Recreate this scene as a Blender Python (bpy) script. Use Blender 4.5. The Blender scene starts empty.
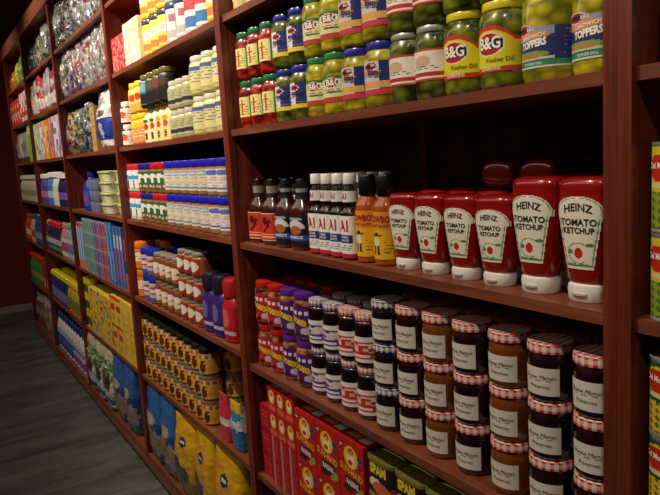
import bpy, math, random
from math import sin, cos, pi, radians
from mathutils import Matrix, Vector, noise

S = bpy.context.scene
COL = S.collection

# ------------------------------------------------------------------ camera
yaw, pitch, roll = radians(-58.33), radians(-7.96), radians(-3.397)
fw = Vector((sin(yaw)*cos(pitch), cos(yaw)*cos(pitch), sin(pitch)))
rt = fw.cross(Vector((0, 0, 1))).normalized()
up = rt.cross(fw)
rt2 = cos(roll)*rt + sin(roll)*up
up2 = -sin(roll)*rt + cos(roll)*up
cam_d = bpy.data.cameras.new('camera')
cam = bpy.data.objects.new('camera', cam_d)
COL.objects.link(cam)
m = Matrix((rt2, up2, -fw)).transposed().to_4x4()
m.translation = Vector((0, -0.85, 1.595))
cam.matrix_world = m
cam_d.sensor_width = 36
cam_d.lens = 36*659/660
cam_d.clip_start = 0.02
S.camera = cam

# ------------------------------------------------------------------ world, lights, exposure
S.view_settings.view_transform = 'Standard'
S.view_settings.look = 'None'
S.view_settings.exposure = 0.0
S.view_settings.gamma = 1
S.view_settings.use_curve_mapping = False
w = bpy.data.worlds.new('world'); S.world = w; w.use_nodes = True
w.node_tree.nodes['Background'].inputs[0].default_value = (1.0, 0.85, 0.7, 1)
w.node_tree.nodes['Background'].inputs[1].default_value = 0.02


def spot(x, y, z, tx, ty, tz, power, size, color=(1.0, 0.86, 0.68), blend=0.7, rad=0.05):
    d = bpy.data.lights.new('downlight', 'SPOT')
    d.energy = power; d.color = color; d.spot_size = radians(size); d.spot_blend = blend
    d.shadow_soft_size = rad
    o = bpy.data.objects.new('downlight', d)
    o.location = (x, y, z)
    o.rotation_euler = (Vector((tx, ty, tz))-Vector((x, y, z))).to_track_quat('-Z', 'Y').to_euler()
    COL.objects.link(o)


for lx, pw in ((0.2, 60), (-1.15, 100), (-2.45, 185), (-3.6, 205), (-5.0, 118), (-6.5, 60)):
    spot(lx, -1.0, 3.02, lx, 0.15, 1.72 if lx > -2 else 1.95, pw, 92 if lx > -2 else 84, blend=1.0)
ad_ = bpy.data.lights.new('aisle_fill_light', 'AREA'); ad_.shape = 'RECTANGLE'; ad_.size = 7; ad_.size_y = 1.2  # added fill without a fixture, lifts the near-black shelf interiors
ad_.energy = 34; ad_.color = (1.0, .88, .76)
ao = bpy.data.objects.new('aisle_fill_light', ad_); ao.location = (-4.2, -2.3, 3.05); COL.objects.link(ao)

# ------------------------------------------------------------------ materials
_M = {}


def lin(h):
    out = []
    for i in (0, 2, 4):
        c = int(h[i:i+2], 16)/255
        out.append(c/12.92 if c <= .04045 else ((c+.055)/1.055)**2.4)
    return (*out, 1)


def new(name):
    m_ = bpy.data.materials.new(name); m_.use_nodes = True
    nt = m_.node_tree; b = nt.nodes['Principled BSDF']
    return m_, nt, b


def nd(nt, t, **k):
    n = nt.nodes.new(t)
    for a, v in k.items():
        setattr(n, a, v)
    return n


def math_(nt, op, a, b=None):
    n = nd(nt, 'ShaderNodeMath', operation=op)
    for i, q in enumerate((a, b)):
        if q is None:
            continue
        if isinstance(q, (int, float)):
            n.inputs[i].default_value = q
        else:
            nt.links.new(q, n.inputs[i])
    return n.outputs[0]


def mixc(nt, f, a, b):
    n = nd(nt, 'ShaderNodeMix', data_type='RGBA')
    nt.links.new(f, n.inputs[0])
    for i, q in ((6, a), (7, b)):
        if isinstance(q, tuple):
            n.inputs[i].default_value = q
        else:
            nt.links.new(q, n.inputs[i])
    return n.outputs[2]


def M(key):
    """p: printed paper, g: glossy plastic, f: crinkled film, m: metal, b: glass body with opaque contents"""
    if key in _M:
        return _M[key]
    if key.startswith('gingham'):
        m_ = gingham(key, lin(key[8:]))
    elif key.startswith('food'):
        _, a, b2, sc = key.split(':')
        m_ = food(key, lin(a), lin(b2), float(sc))
    else:
        t, h = key.split(':')
        m_, nt, b = new({'p': 'printed_paper_', 'g': 'plastic_', 'f': 'film_', 'c': 'clear_plastic_', 'm': 'metal_', 'b': 'filled_glass_'}[t]+h)
        c = lin(h)
        b.inputs['Base Color'].default_value = c
        if t == 'p':
            b.inputs['Roughness'].default_value = .42
        elif t == 'g':
            b.inputs['Roughness'].default_value = .3
            b.inputs['Coat Weight'].default_value = .4
            b.inputs['Coat Roughness'].default_value = .12
        elif t == 'b':
            b.inputs['Roughness'].default_value = .25
            b.inputs['Coat Weight'].default_value = 1
            b.inputs['Coat Roughness'].default_value = .05
        elif t == 'm':
            b.inputs['Metallic'].default_value = .55
            b.inputs['Roughness'].default_value = .35
        elif t in 'fc':
            b.inputs['Roughness'].default_value = .3
            b.inputs['Coat Weight'].default_value = .8
            b.inputs['Coat Roughness'].default_value = .1
            tc = nd(nt, 'ShaderNodeTexCoord'); oi = nd(nt, 'ShaderNodeObjectInfo')
            ad = nd(nt, 'ShaderNodeVectorMath', operation='ADD')
            nt.links.new(tc.outputs['Object'], ad.inputs[0]); nt.links.new(oi.outputs['Random'], ad.inputs[1])
            nz = nd(nt, 'ShaderNodeTexNoise'); nz.inputs['Scale'].default_value = 26; nz.inputs['Detail'].default_value = 3
            nz.inputs['Distortion'].default_value = 1.2
            nt.links.new(ad.outputs[0], nz.inputs['Vector'])
            bp = nd(nt, 'ShaderNodeBump'); bp.inputs['Strength'].default_value = .4; bp.inputs['Distance'].default_value = .012
            nt.links.new(nz.outputs[0], bp.inputs['Height'])
            if t == 'c':
                b.inputs['Base Color'].default_value = tuple(q*.42 for q in c[:3])+(1,)
                b.inputs['Roughness'].default_value = .2; b.inputs['Coat Weight'].default_value = 1; b.inputs['Specular IOR Level'].default_value = .9
                mpp = nd(nt, 'ShaderNodeMapping'); mpp.inputs['Scale'].default_value = (1, 1, .35); mpp.inputs['Rotation'].default_value = (0, .3, 0)
                nt.links.new(ad.outputs[0], mpp.inputs[0]); nt.links.new(mpp.outputs[0], nz.inputs['Vector'])
                nz.inputs['Scale'].default_value = 34; bp.inputs['Strength'].default_value = 1; bp.inputs['Distance'].default_value = .022
            nt.links.new(bp.outputs[0], b.inputs['Normal']); nt.links.new(bp.outputs[0], b.inputs['Coat Normal'])
    _M[key] = m_
    return m_


def gingham(name, col):
    m_, nt, b = new('gingham_cloth_print')
    tc = nd(nt, 'ShaderNodeTexCoord')
    s = nd(nt, 'ShaderNodeSeparateXYZ'); nt.links.new(tc.outputs['Object'], s.inputs[0])
    n = nd(nt, 'ShaderNodeSeparateXYZ'); nt.links.new(tc.outputs['Normal'], n.inputs[0])

    def stripe(q, k, off=0.0):
        return math_(nt, 'GREATER_THAN', math_(nt, 'FLOORED_MODULO', math_(nt, 'ADD', math_(nt, 'MULTIPLY', q, k), off), 2.0), 1.0)
    top = math_(nt, 'MULTIPLY', math_(nt, 'ADD', stripe(s.outputs[0], 145), stripe(s.outputs[1], 145)), .5)
    an = math_(nt, 'ARCTAN2', s.outputs[1], s.outputs[0])
    side = math_(nt, 'MULTIPLY', math_(nt, 'ADD', stripe(an, 36/(2*pi)), stripe(s.outputs[2], 125, .3)), .5)
    isT = math_(nt, 'GREATER_THAN', n.outputs[2], .6)
    f = nd(nt, 'ShaderNodeMix', data_type='FLOAT')
    nt.links.new(isT, f.inputs[0]); nt.links.new(side, f.inputs[2]); nt.links.new(top, f.inputs[3])
    nt.links.new(mixc(nt, f.outputs[0], (.72, .66, .6, 1), col), b.inputs['Base Color'])
    b.inputs['Roughness'].default_value = .35
    return m_


def food(name, c1, c2, sc):
    m_, nt, b = new('food_in_glass')
    tc = nd(nt, 'ShaderNodeTexCoord'); oi = nd(nt, 'ShaderNodeObjectInfo')
    mp = nd(nt, 'ShaderNodeMapping'); mp.inputs['Rotation'].default_value = (.5, .4, .9); mp.inputs['Scale'].default_value = (1, .55, 1.5)
    ad = nd(nt, 'ShaderNodeVectorMath', operation='ADD')
    nt.links.new(tc.outputs['Object'], ad.inputs[0]); nt.links.new(oi.outputs['Random'], ad.inputs[1])
    nt.links.new(ad.outputs[0], mp.inputs[0])
    v = nd(nt, 'ShaderNodeTexVoronoi'); v.inputs['Scale'].default_value = sc; v.feature = 'SMOOTH_F1'
    v.inputs['Smoothness'].default_value = .3
    nt.links.new(mp.outputs[0], v.inputs['Vector'])
    r = nd(nt, 'ShaderNodeValToRGB')
    r.color_ramp.elements[0].color = c1; r.color_ramp.elements[0].position = .2
    r.color_ramp.elements[1].color = c2; r.color_ramp.elements[1].position = .75
    nt.links.new(v.outputs['Distance'], r.inputs[0])
    nt.links.new(r.outputs[0], b.inputs['Base Color'])
    b.inputs['Roughness'].default_value = .3; b.inputs['Coat Weight'].default_value = 1; b.inputs['Coat Roughness'].default_value = .04
    bp = nd(nt, 'ShaderNodeBump'); bp.inputs['Strength'].default_value = .5; bp.inputs['Distance'].default_value = .004; bp.invert = True
    nt.links.new(v.outputs['Distance'], bp.inputs['Height']); nt.links.new(bp.outputs[0], b.inputs['Normal'])
    return m_


def wood(name, c1, c2, axis, rough=.38):
    m_, nt, b = new(name)
    tc = nd(nt, 'ShaderNodeTexCoord'); mp = nd(nt, 'ShaderNodeMapping')
    sc = [22, 22, 22]; sc[axis] = 1.4
    mp.inputs['Scale'].default_value = sc
    nt.links.new(tc.outputs['Object'], mp.inputs[0])
    nz = nd(nt, 'ShaderNodeTexNoise'); nz.inputs['Scale'].default_value = 1.6; nz.inputs['Detail'].default_value = 6
    nz.inputs['Roughness'].default_value = .6; nz.inputs['Distortion'].default_value = .8
    nt.links.new(mp.outputs[0], nz.inputs['Vector'])
    r = nd(nt, 'ShaderNodeValToRGB')
    r.color_ramp.elements[0].color = c1; r.color_ramp.elements[0].position = .3
    r.color_ramp.elements[1].color = c2; r.color_ramp.elements[1].position = .72
    nt.links.new(nz.outputs[0], r.inputs[0]); nt.links.new(r.outputs[0], b.inputs['Base Color'])
    b.inputs['Roughness'].default_value = rough
    bp = nd(nt, 'ShaderNodeBump'); bp.inputs['Strength'].default_value = .15; bp.inputs['Distance'].default_value = .002
    nt.links.new(nz.outputs[0], bp.inputs['Height']); nt.links.new(bp.outputs[0], b.inputs['Normal'])
    return m_


WOODX = wood('mahogany_grain_along_shelf', lin('58281a'), lin('8a4e34'), 0)
WOODZ = wood('mahogany_grain_upright', lin('4e1a12'), lin('803826'), 2)
WOODB = wood('mahogany_back_board', lin('3c2018'), lin('5c3426'), 2, .6)
_M['WOODX'] = WOODX; _M['WOODZ'] = WOODZ; _M['WOODB'] = WOODB


def floor_mat():
    m_, nt, b = new('grey_floor_boards')
    tc = nd(nt, 'ShaderNodeTexCoord'); mp = nd(nt, 'ShaderNodeMapping')
    mp.inputs['Scale'].default_value = (3.2, .9, 1)
    nt.links.new(tc.outputs['Object'], mp.inputs[0])
    nz = nd(nt, 'ShaderNodeTexNoise'); nz.inputs['Scale'].default_value = 1.7; nz.inputs['Detail'].default_value = 7
    nz.inputs['Distortion'].default_value = .6; nz.inputs['Roughness'].default_value = .65
    nt.links.new(mp.outputs[0], nz.inputs['Vector'])
    r = nd(nt, 'ShaderNodeValToRGB')
    r.color_ramp.elements[0].color = lin('383935'); r.color_ramp.elements[0].position = .3
    r.color_ramp.elements[1].color = lin('74766e'); r.color_ramp.elements[1].position = .75
    nt.links.new(nz.outputs[0], r.inputs[0])
    s = nd(nt, 'ShaderNodeSeparateXYZ'); nt.links.new(tc.outputs['Object'], s.inputs[0])
    seam = math_(nt, 'LESS_THAN', math_(nt, 'FLOORED_MODULO', s.outputs[0], .19), .004)
    nt.links.new(mixc(nt, seam, r.outputs[0], lin('1c1b18')), b.inputs['Base Color'])
    b.inputs['Roughness'].default_value = .45
    bp = nd(nt, 'ShaderNodeBump'); bp.inputs['Strength'].default_value = .2; bp.inputs['Distance'].default_value = .004
    nt.links.new(nz.outputs[0], bp.inputs['Height']); nt.links.new(bp.outputs[0], b.inputs['Normal'])
    return m_


def paint(name, h, rough=.6):
    m_, nt, b = new(name)
    nz = nd(nt, 'ShaderNodeTexNoise'); nz.inputs['Scale'].default_value = 3
    tc = nd(nt, 'ShaderNodeTexCoord'); nt.links.new(tc.outputs['Object'], nz.inputs['Vector'])
    c = lin(h)
    nt.links.new(mixc(nt, nz.outputs[0], tuple(q*.85 for q in c[:3])+(1,), tuple(min(1, q*1.12) for q in c[:3])+(1,)), b.inputs['Base Color'])
    b.inputs['Roughness'].default_value = rough
    return m_


_M['FLOOR'] = floor_mat()
_M['REDWALL'] = paint('dark_red_wall_paint', '8c2e24')
_M['CEIL'] = paint('dark_ceiling_paint', '5c5248', .8)
_M['SKIRT'] = paint('pale_skirting_paint', 'b8aea2', .5)


# ------------------------------------------------------------------ mesh builder
def sp(th, a, b, n):
    c, s = cos(th), sin(th)
    k = (abs(c)**n+abs(s)**n)**(-1/n)
    return a*c*k, b*s*k


def interp(rows, z):
    if z <= rows[0][0]:
        return rows[0]
    for p, q in zip(rows, rows[1:]):
        if p[0] <= z <= q[0] and q[0] > p[0]:
            t = (z-p[0])/(q[0]-p[0])
            return tuple(x+(y-x)*t for x, y in zip(p, q))
    return rows[-1]


class Geo:
    def __init__(s):
        s.v = []; s.f = []; s.mi = []; s.mk = []

    def face(s, idx, key):
        if key is None:
            return
        if key not in s.mk:
            s.mk.append(key)
        s.f.append(idx); s.mi.append(s.mk.index(key))

    def loft(s, rows, key, seg=20, c0=True, c1=True, crinkle=0, seed=0):
        """rows of (z, half width, half depth, squareness[, y shift])"""
        b = len(s.v)
        fn = key if callable(key) else None
        for j, r in enumerate(rows):
            dy = r[4] if len(r) > 4 else 0
            for i in range(seg):
                th = -pi+2*pi*i/seg+pi/2+pi   # starts at the back
                x, y = sp(th, r[1], r[2], r[3])
                p = Vector((x, y+dy, r[0]))
                if crinkle and 0 < j < len(rows)-1:
                    q = noise.noise_vector(p*16+Vector((seed*3.1, seed, 0)))*crinkle+noise.noise_vector(p*45+Vector((seed, 0, 9)))*crinkle*.45
                    p = p+Vector((q.x*.6, q.y, q.z*.3))
                s.v.append(tuple(p))
        nr = len(rows)
        for j in range(nr-1):
            for i in range(seg):
                i2 = (i+1) % seg
                u = ((i+.5)/seg)*2-.5      # 0..1 over the front half
                vv = (rows[j][0]+rows[j+1][0])/2
                k = fn(u, vv) if fn else key
                s.face((b+j*seg+i, b+j*seg+i2, b+(j+1)*seg+i2, b+(j+1)*seg+i), k)
        kk = fn(.5, rows[0][0]) if fn else key
        if c0:
            s.face(tuple(b+i for i in range(seg))[::-1], kk)
        kk = fn(.5, rows[-1][0]) if fn else key
        if c1:
            s.face(tuple(b+(nr-1)*seg+i for i in range(seg)), kk)
        return s

    def wrap(s, rows, z0, z1, ang, pat, nu=24, nv=16, off=.0007, th0=-pi/2):
        b = len(s.v)
        for j in range(nv+1):
            z = z0+(z1-z0)*j/nv
            r = interp(rows, z)
            for i in range(nu+1):
                th = th0+(i/nu-.5)*ang
                x, y = sp(th, r[1]+off, r[2]+off, r[3])
                s.v.append((x, y, z))
        for j in range(nv):
            for i in range(nu):
                k = pat((i+.5)/nu, (j+.5)/nv) if callable(pat) else pat
                a = b+j*(nu+1)+i
                s.face((a, a+1, a+nu+2, a+nu+1), k)
        return s

    def box(s, x0, x1, y0, y1, z0, z1, key, front=None, right=None, top=None, nu=12, nv=14):
        def grid(o, du, dv, pat, n1, n2):
            b = len(s.v)
            for j in range(n2+1):
                for i in range(n1+1):
                    s.v.append(tuple(o[k]+du[k]*i/n1+dv[k]*j/n2 for k in range(3)))
            for j in range(n2):
                for i in range(n1):
                    a = b+j*(n1+1)+i
                    kk = pat((i+.5)/n1, (j+.5)/n2) if callable(pat) else pat
                    s.face((a, a+1, a+n1+2, a+n1+1), kk)
        X, Y, Z = x1-x0, y1-y0, z1-z0
        f = callable
        grid((x0, y0, z0), (X, 0, 0), (0, 0, Z), front or key, nu if f(front) else 1, nv if f(front) else 1)
        grid((x1, y0, z0), (0, Y, 0), (0, 0, Z), right or key, nu if f(right) else 1, nv if f(right) else 1)
        grid((x0, y0, z1), (X, 0, 0), (0, Y, 0), top or key, nu if f(top) else 1, nu if f(top) else 1)
        grid((x1, y1, z0), (-X, 0, 0), (0, 0, Z), key, 1, 1)
        grid((x0, y1, z0), (0, -Y, 0), (0, 0, Z), key, 1, 1)
        grid((x0, y1, z0), (X, 0, 0), (0, -Y, 0), key, 1, 1)
        return s

    def mesh(s, name, smooth=True, ang=38):
        me = bpy.data.meshes.new(name)
        me.from_pydata(s.v, [], s.f)
        for k in s.mk:
            me.materials.append(M(k))
        me.polygons.foreach_set('material_index', s.mi)
        if smooth:
            me.polygons.foreach_set('use_smooth', [True]*len(s.f))
            me.set_sharp_from_angle(angle=radians(ang))
        me.update()
        return me


_T = {}


def glyphs(txt, bold=.0, shear=0):
    k = (txt, bold, shear)
    if k not in _T:
        cu = bpy.data.curves.new('lettering', 'FONT'); cu.body = txt; cu.align_x = 'CENTER'; cu.align_y = 'CENTER'
        cu.size = 1; cu.resolution_u = 2; cu.offset = bold; cu.shear = shear
        o = bpy.data.objects.new('lettering', cu); COL.objects.link(o)
        dg = bpy.context.evaluated_depsgraph_get()
        me = bpy.data.meshes.new_from_object(o.evaluated_get(dg))
        _T[k] = ([tuple(q.co) for q in me.vertices], [tuple(p.vertices) for p in me.polygons])
        bpy.data.objects.remove(o); bpy.data.curves.remove(cu); bpy.data.meshes.remove(me)
    return _T[k]


def text_wrap(g, txt, rows, z, size, key, shift=0, sx=1.0, arc=0, bold=.015, shear=0, off=.0014, slope=0):
    v, f = glyphs(txt, bold, shear)
    b = len(g.v)
    for x, y, _ in v:
        X = x*size*sx+shift
        Z = z+y*size - arc*(X-shift)**2 + slope*(X-shift)
        r = interp(rows, Z)
        th = -pi/2+X/r[1]
        px, py = sp(th, r[1]+off, r[2]+off, r[3])
        g.v.append((px, py, Z))
    for q in f:
        g.face(tuple(b+i for i in q), key)
    return g


def text_flat(g, txt, x, y, z, size, key, sx=1.0, bold=.015, shear=0, slope=0):
    v, f = glyphs(txt, bold, shear)
    b = len(g.v)
    for a, c, _ in v:
        g.v.append((x+a*size*sx, y-.0008, z+c*size+slope*a*size*sx))
    for q in f:
        g.face(tuple(b+i for i in q), key)
    return g


# ------------------------------------------------------------------ things and placing
class Proto:
    def __init__(s, name, cat):
        s.name = name; s.cat = cat; s.parts = []; s.n = 0; s.h = 0

    def part(s, name, geo, sub=None, label=None, smooth=True):
        s.parts.append((name, geo.mesh(name, smooth) if isinstance(geo, Geo) else geo, [(n, g.mesh(n, smooth)) for n, g in (sub or [])], label))
        return s


def place(p, x, y, z, label, group=None, rz=0.0, rot=None, tiny=False):
    if x < -2:
        y -= .012
    single = len(p.parts) == 1 and not p.parts[0][2]
    root = bpy.data.objects.new(p.name, p.parts[0][1] if single else None)
    COL.objects.link(root)
    root.location = (x, y, z)
    root.rotation_euler = rot if rot else (0, 0, rz)
    root['label'] = label; root['category'] = p.cat
    if group:
        root['group'] = group
    if single:
        return root
    root.empty_display_size = .03
    for n, me, sub, lb in p.parts:
        o = bpy.data.objects.new(n, me); COL.objects.link(o); o.parent = root
        if lb:
            o['label'] = lb
        for sn, sm in sub:
            q = bpy.data.objects.new(sn, sm); COL.objects.link(q); q.parent = o
    return root


ORD = ['', 'second', 'third', 'fourth', 'fifth', 'sixth', 'seventh']


def ordinal(i, n):
    if i == 0:
        return 'leftmost'
    if i == n-1:
        return 'rightmost'
    if n % 2 and i == n//2 and n > 2:
        return 'middle'
    return ORD[i]+' from left' if i < n/2 else ORD[n-1-i]+' from right'


R = random.Random(7)
RZ = [0.0]


def stock(p, xs, y, z, desc, group, levels=1, pitch=.1, tail='', jit=.05, skip=None):
    """a row of the same goods, levels high"""
    n = len(xs)
    for i, x in enumerate(xs):
        for l in range(levels):
            if skip and skip(i, l):
                continue
            pr_ = p(i, l) if callable(p) else p
            o = '' if n == 1 else ordinal(i, n)
            if levels == 1:
                lab = desc+tail+((', '+o) if o else '')
            else:
                lv = ('bottom', 'top') if levels == 2 else ('bottom', 'middle', 'top') if levels == 3 else ('bottom', 'second from bottom', 'second from top', 'top')
                lab = desc+tail+', '+lv[l]+(' of '+o+' stack' if o else ' of its stack')
            base = RZ[0] if pr_.cat in ('jar', 'bottle', 'tub', 'can') else 0
            place(pr_, x, y, z+l*pitch+.0004, lab, group, rz=base+R.uniform(-jit, jit))


def span(a, b, n):
    return [a+(b-a)*i/(n-1) for i in range(n)] if n > 1 else [(a+b)/2]


# ------------------------------------------------------------------ patterns
def bands(*bs):
    def f(u, v):
        for t, k in bs:
            if v < t:
                return k
        return bs[-1][1]
    return f


def blotch(seed, cols, nx=4, ny=5, base=None, p=.6):
    rr = random.Random(seed)
    cells = {(i, j): (rr.choice(cols) if rr.random() < p or base is None else base) for i in range(nx) for j in range(ny)}

    def f(u, v):
        return cells[(min(nx-1, max(0, int(u*nx))), min(ny-1, max(0, int(v*ny))))]
    return f


def ell(u, v, cu, cv, ru, rv):
    return ((u-cu)/ru)**2+((v-cv)/rv)**2 < 1


def scribble(u, v, v0, v1, rows, seed):
    """fine unreadable printed lines"""
    if not v0 < v < v1:
        return False
    t = (v-v0)/(v1-v0)*rows
    return .3 < t % 1 < .62 and (math.sin(u*47+int(t)*9+seed)+math.sin(u*23+seed*3+int(t)*5)) > -.5


def simple_label(base, patches, border=None):
    """patches: (shape 'r'/'e', cu, cv, ru, rv, key) painted in order"""
    def f(u, v):
        k = base
        for q in patches:
            if q[0] == 'r' and abs(u-q[1]) < q[3] and abs(v-q[2]) < q[4]:
                k = q[5]
            elif q[0] == 'e' and ell(u, v, *q[1:5]):
                k = q[5]
            elif q[0] == 's' and abs(u-q[1]) < q[3] and scribble(u, v, q[2]-q[4], q[2]+q[4], q[6], q[7]):
                k = q[5]
        return k
    return f


# ------------------------------------------------------------------ rooms
def tagS(o):
    o['kind'] = 'structure'
    return o


def structure(name, x0, x1, y0, y1, z0, z1, key):
    o = bpy.data.objects.new(name, Geo().box(x0, x1, y0, y1, z0, z1, key).mesh(name, False))
    COL.objects.link(o); return tagS(o)


structure('floor', -8.6, 2.4, -3.6, .6, -.1, 0, 'FLOOR')
structure('ceiling', -8.6, 2.4, -3.6, .6, 3.1, 3.2, 'CEIL')
structure('wall_left', -8.6, -8.4, -3.6, .6, 0, 3.1, 'REDWALL')
structure('wall_back', -8.4, 2.2, .42, .6, 0, 3.1, 'REDWALL')
structure('wall_right', 2.2, 2.4, -3.6, .6, 0, 3.1, 'REDWALL')
structure('wall_front', -8.4, 2.2, -3.6, -3.4, 0, 3.1, 'REDWALL')
structure('baseboard_left', -8.4, -8.385, -3.4, .42, 0, .075, 'SKIRT')

# ------------------------------------------------------------------ bookcases
XE = [.75, -.608, -1.987, -3.332, -4.686, -5.983, -7.165]     # left edge of every upright
W = [.04, .0445, .04, .04, .04, .04, .04]
Z = [.119, .546, .955, 1.341, 1.692, 2.041, 2.362]
ZN = [.119, .546, .928, 1.334, 1.692, 2.039, 2.360]      # the near section's shelves sit a touch differently
TOP, CORN = 2.66, 2.765
bl = ['dark mahogany bookcase section at the right edge, holding canned corn and peas',
      'dark mahogany bookcase section nearest the camera, holding pickles, ketchup and jam',
      'dark mahogany bookcase section holding mayonnaise, peanut butter and yellow dog food bags',
      'dark mahogany bookcase section holding plastic bags, small boxes and yellow cartons',
      'dark mahogany bookcase section second from the far end, holding cleaning bottles',
      'dark mahogany bookcase section at the far end beside the red wall']
for b in range(6):
    xr_ = XE[b]+W[b]/2 if b else .77
    xl_ = XE[b+1]+W[b+1]/2 if b < 5 else XE[b+1]
    inl = XE[b+1]+W[b+1]-.002; inr = XE[b]+.002
    root = bpy.data.objects.new('bookcase', None); COL.objects.link(root)
    root['label'] = bl[b]; root['category'] = 'bookcase'; root['group'] = 'mahogany bookcase sections in a row'
    root.location = ((xl_+xr_)/2, 0, 0)
    ox = (xl_+xr_)/2

    def bp(name, x0, x1, y0, y1, z0, z1, key):
        o = bpy.data.objects.new(name, Geo().box(x0-ox, x1-ox, y0, y1, z0, z1, key).mesh(name, False))
        COL.objects.link(o); o.parent = root
        if name in ('stile', 'shelf', 'cornice'):
            md = o.modifiers.new('bevel', 'BEVEL'); md.width = .0015; md.segments = 2
    e = .0003
    bp('stile', xl_+e, inl+.002, 0, .022, .075, TOP, 'WOODZ')
    bp('stile', inr-.002, xr_-e, 0, .022, .075, TOP, 'WOODZ')
    bp('side_panel', xl_+e, inl-.001, .022, .40, .075, TOP, 'WOODZ')
    bp('side_panel', inr+.001, xr_-e, .022, .40, .075, TOP, 'WOODZ')
    bp('back_panel', inl-.001, inr+.001, .385, .40, .1, TOP, 'WOODB')
    bp('base_board', xl_+e, xr_-e, -.002, .022, .045, .075, 'WOODX')
    bp('base_board', inl, inr, .002, .022, .075, Z[0]-.02, 'WOODX')
    bp('toe_kick', xl_+e, xr_-e, .07, .38, 0, .075, 'WOODB')
    ZZ = ZN if b < 2 else Z
    for z in ZZ:
        bp('shelf', inl, inr, .01 if z > .2 else .0, .385, z-.02, z, 'WOODX')
    bp('cornice', xl_+e, xr_-e, -.015, .40, TOP, CORN, 'WOODX')
    if b in (1, 2):
        for za, zb in zip(ZZ, ZZ[1:]+[TOP+.02]):
            bp('back_batten', (-1.45 if b == 1 else -2.83)-.015, (-1.45 if b == 1 else -2.83)+.015, .37, .385, za, zb-.02, 'WOODZ')

# ================================================================== SECTION 1 (near): pickles
WH = 'p:e8e2d6'


def jar_rows(r, h, lid, nk=.82, n=2.0, sh=.16, foot=.94):
    """glass jar profile; the lid sits on top from h-lid to h"""
    t = h-lid
    return [(0, r*foot*.9, r*foot*.9, n), (.003, r*foot, r*foot, n), (h*.07, r, r, n), (t-h*sh, r, r, n), (t-h*sh*.55, r*.975, r*.975, n),
            (t-h*sh*.22, r*(nk+.06), r*(nk+.06), n), (t-.004, r*nk, r*nk, n), (t, r*nk, r*nk, n)]


def lid_rows(r, h, lid):
    t = h-lid
    return [(t-.001, r*.98, r*.98, 2), (t+.002, r, r, 2), (h-.0035, r, r, 2), (h-.001, r*.97, r*.97, 2), (h, r*.9, r*.9, 2)]


def jar(name, r, h, lid, lidkey, body, lab=None, lz=(.25, .72), ang=3.6, texts=(), nk=.82, n=2.0, seg=28, nu=36, nv=30, lr=None, cat='jar', sh=.16, lettername='lettering'):
    p = Proto(name, cat)
    rows = jar_rows(r, h, lid, nk, n, sh)
    p.part('glass_body', Geo().loft(rows, body, seg))
    p.part('lid', Geo().loft(lid_rows(lr or r*(nk+.05), h, lid), lidkey, seg))
    if lab:
        g = Geo().wrap(rows, h*lz[0], h*lz[1], ang, lab, nu, nv)
        sub = []
        if texts:
            tg = Geo()
            for t in texts:
                text_wrap(tg, t[0], rows, h*t[1], t[2], t[3], **(t[4] if len(t) > 4 else {}))
            sub = [(lettername, tg)]
        p.part('label', g, sub)
    return p


PICK = 'food:848c1e:28380a:34'
PICKY = 'food:c8b828:6a6c10:36'
PICKD = 'food:6e7a22:1c280e:34'
REDP = 'food:b82c10:5c0c06:45'

red_pepper = jar('pepper_jar', .039, .143, .016, 'g:0c6b40', REDP,
                 simple_label('p:0f7a4a', [('r', .36, .5, .2, .5, 'p:e9d88a'), ('r', .36, .5, .02, .4, 'p:c04030'), ('s', .36, .4, .16, .3, 'p:7a6a30', 5, 2)]), lz=(.24, .66))


def bg_emb(cu, cv, s, w=1):
    return [('e', cu, cv, s*1.25*w, s*1.25, 'p:e8e2d6'), ('e', cu, cv, s*1.12*w, s*1.12, 'p:b02018'), ('r', cu, cv, s*1.1*w, s*.42, 'p:1c1a30')]


blue_pick = jar('pickle_jar', .0425, .144, .016, 'g:20258a', PICKD,
                simple_label('p:d8d4da', [('r', .7, .5, .3, .5, 'p:232a70'), ('r', .5, .07, .5, .09, 'p:e0c43c'), ('e', .75, .62, .12, .13, 'p:8a9a30'),
                                          ('s', .36, .34, .22, .12, 'p:7a6a50', 3, 1)]+bg_emb(.36, .8, .1, .8)), lz=(.22, .68),
                texts=[('PEPPERS', .46, .017, 'p:1d2350', dict(shift=-.012, bold=.03, sx=.75, slope=-.1))])
green_pick = jar('pickle_jar', .0405, .15, .015, 'g:1f7a48', PICKY,
                 simple_label('p:d9d69c', [('r', .5, .1, .5, .1, 'p:b5402c'), ('r', .5, .94, .5, .06, 'p:2e7040'), ('s', .42, .45, .3, .1, 'p:4a5230', 2, 4)]+bg_emb(.42, .74, .15, .9)), lz=(.2, .62),
                 texts=[('B&G', .51, .021, 'p:f2ece0', dict(shift=-.006, bold=.03)), ('Pepperoncini', .37, .0085, 'p:2c3a20', dict(shift=-.004, sx=.8))])
pepper_rings = jar('banana_pepper_jar', .0455, .145, .016, 'g:242a96', PICKY,
                   simple_label('p:c9c4cf', [('r', .75, .5, .28, .5, 'p:20286e'), ('r', .5, .08, .5, .09, 'p:c83c50'), ('r', .36, .3, .26, .1, 'p:d9a850'), ('e', .3, .66, .2, .1, 'p:d0a060')]+bg_emb(.34, .86, .11, .9)), lz=(.2, .7),
                   texts=[('PEPPERS', .5, .019, 'p:20255c', dict(shift=-.0175, bold=.035, sx=.5, slope=-.12)), ('B&G', .64, .009, WH, dict(shift=-.016))])
clear_pick = jar('relish_jar', .0415, .146, .012, 'm:b8b8a8', PICKD,
                 simple_label(WH, [('r', .5, .2, .3, .07, 'p:b83428'), ('e', .4, .62, .14, .18, 'p:cfae90'), ('s', .4, .42, .25, .08, 'p:6a5a50', 2, 4), ('r', .5, .97, .5, .03, 'p:c04030'), ('r', .5, .03, .5, .03, 'p:c04030')]), lz=(.26, .68))


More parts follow.
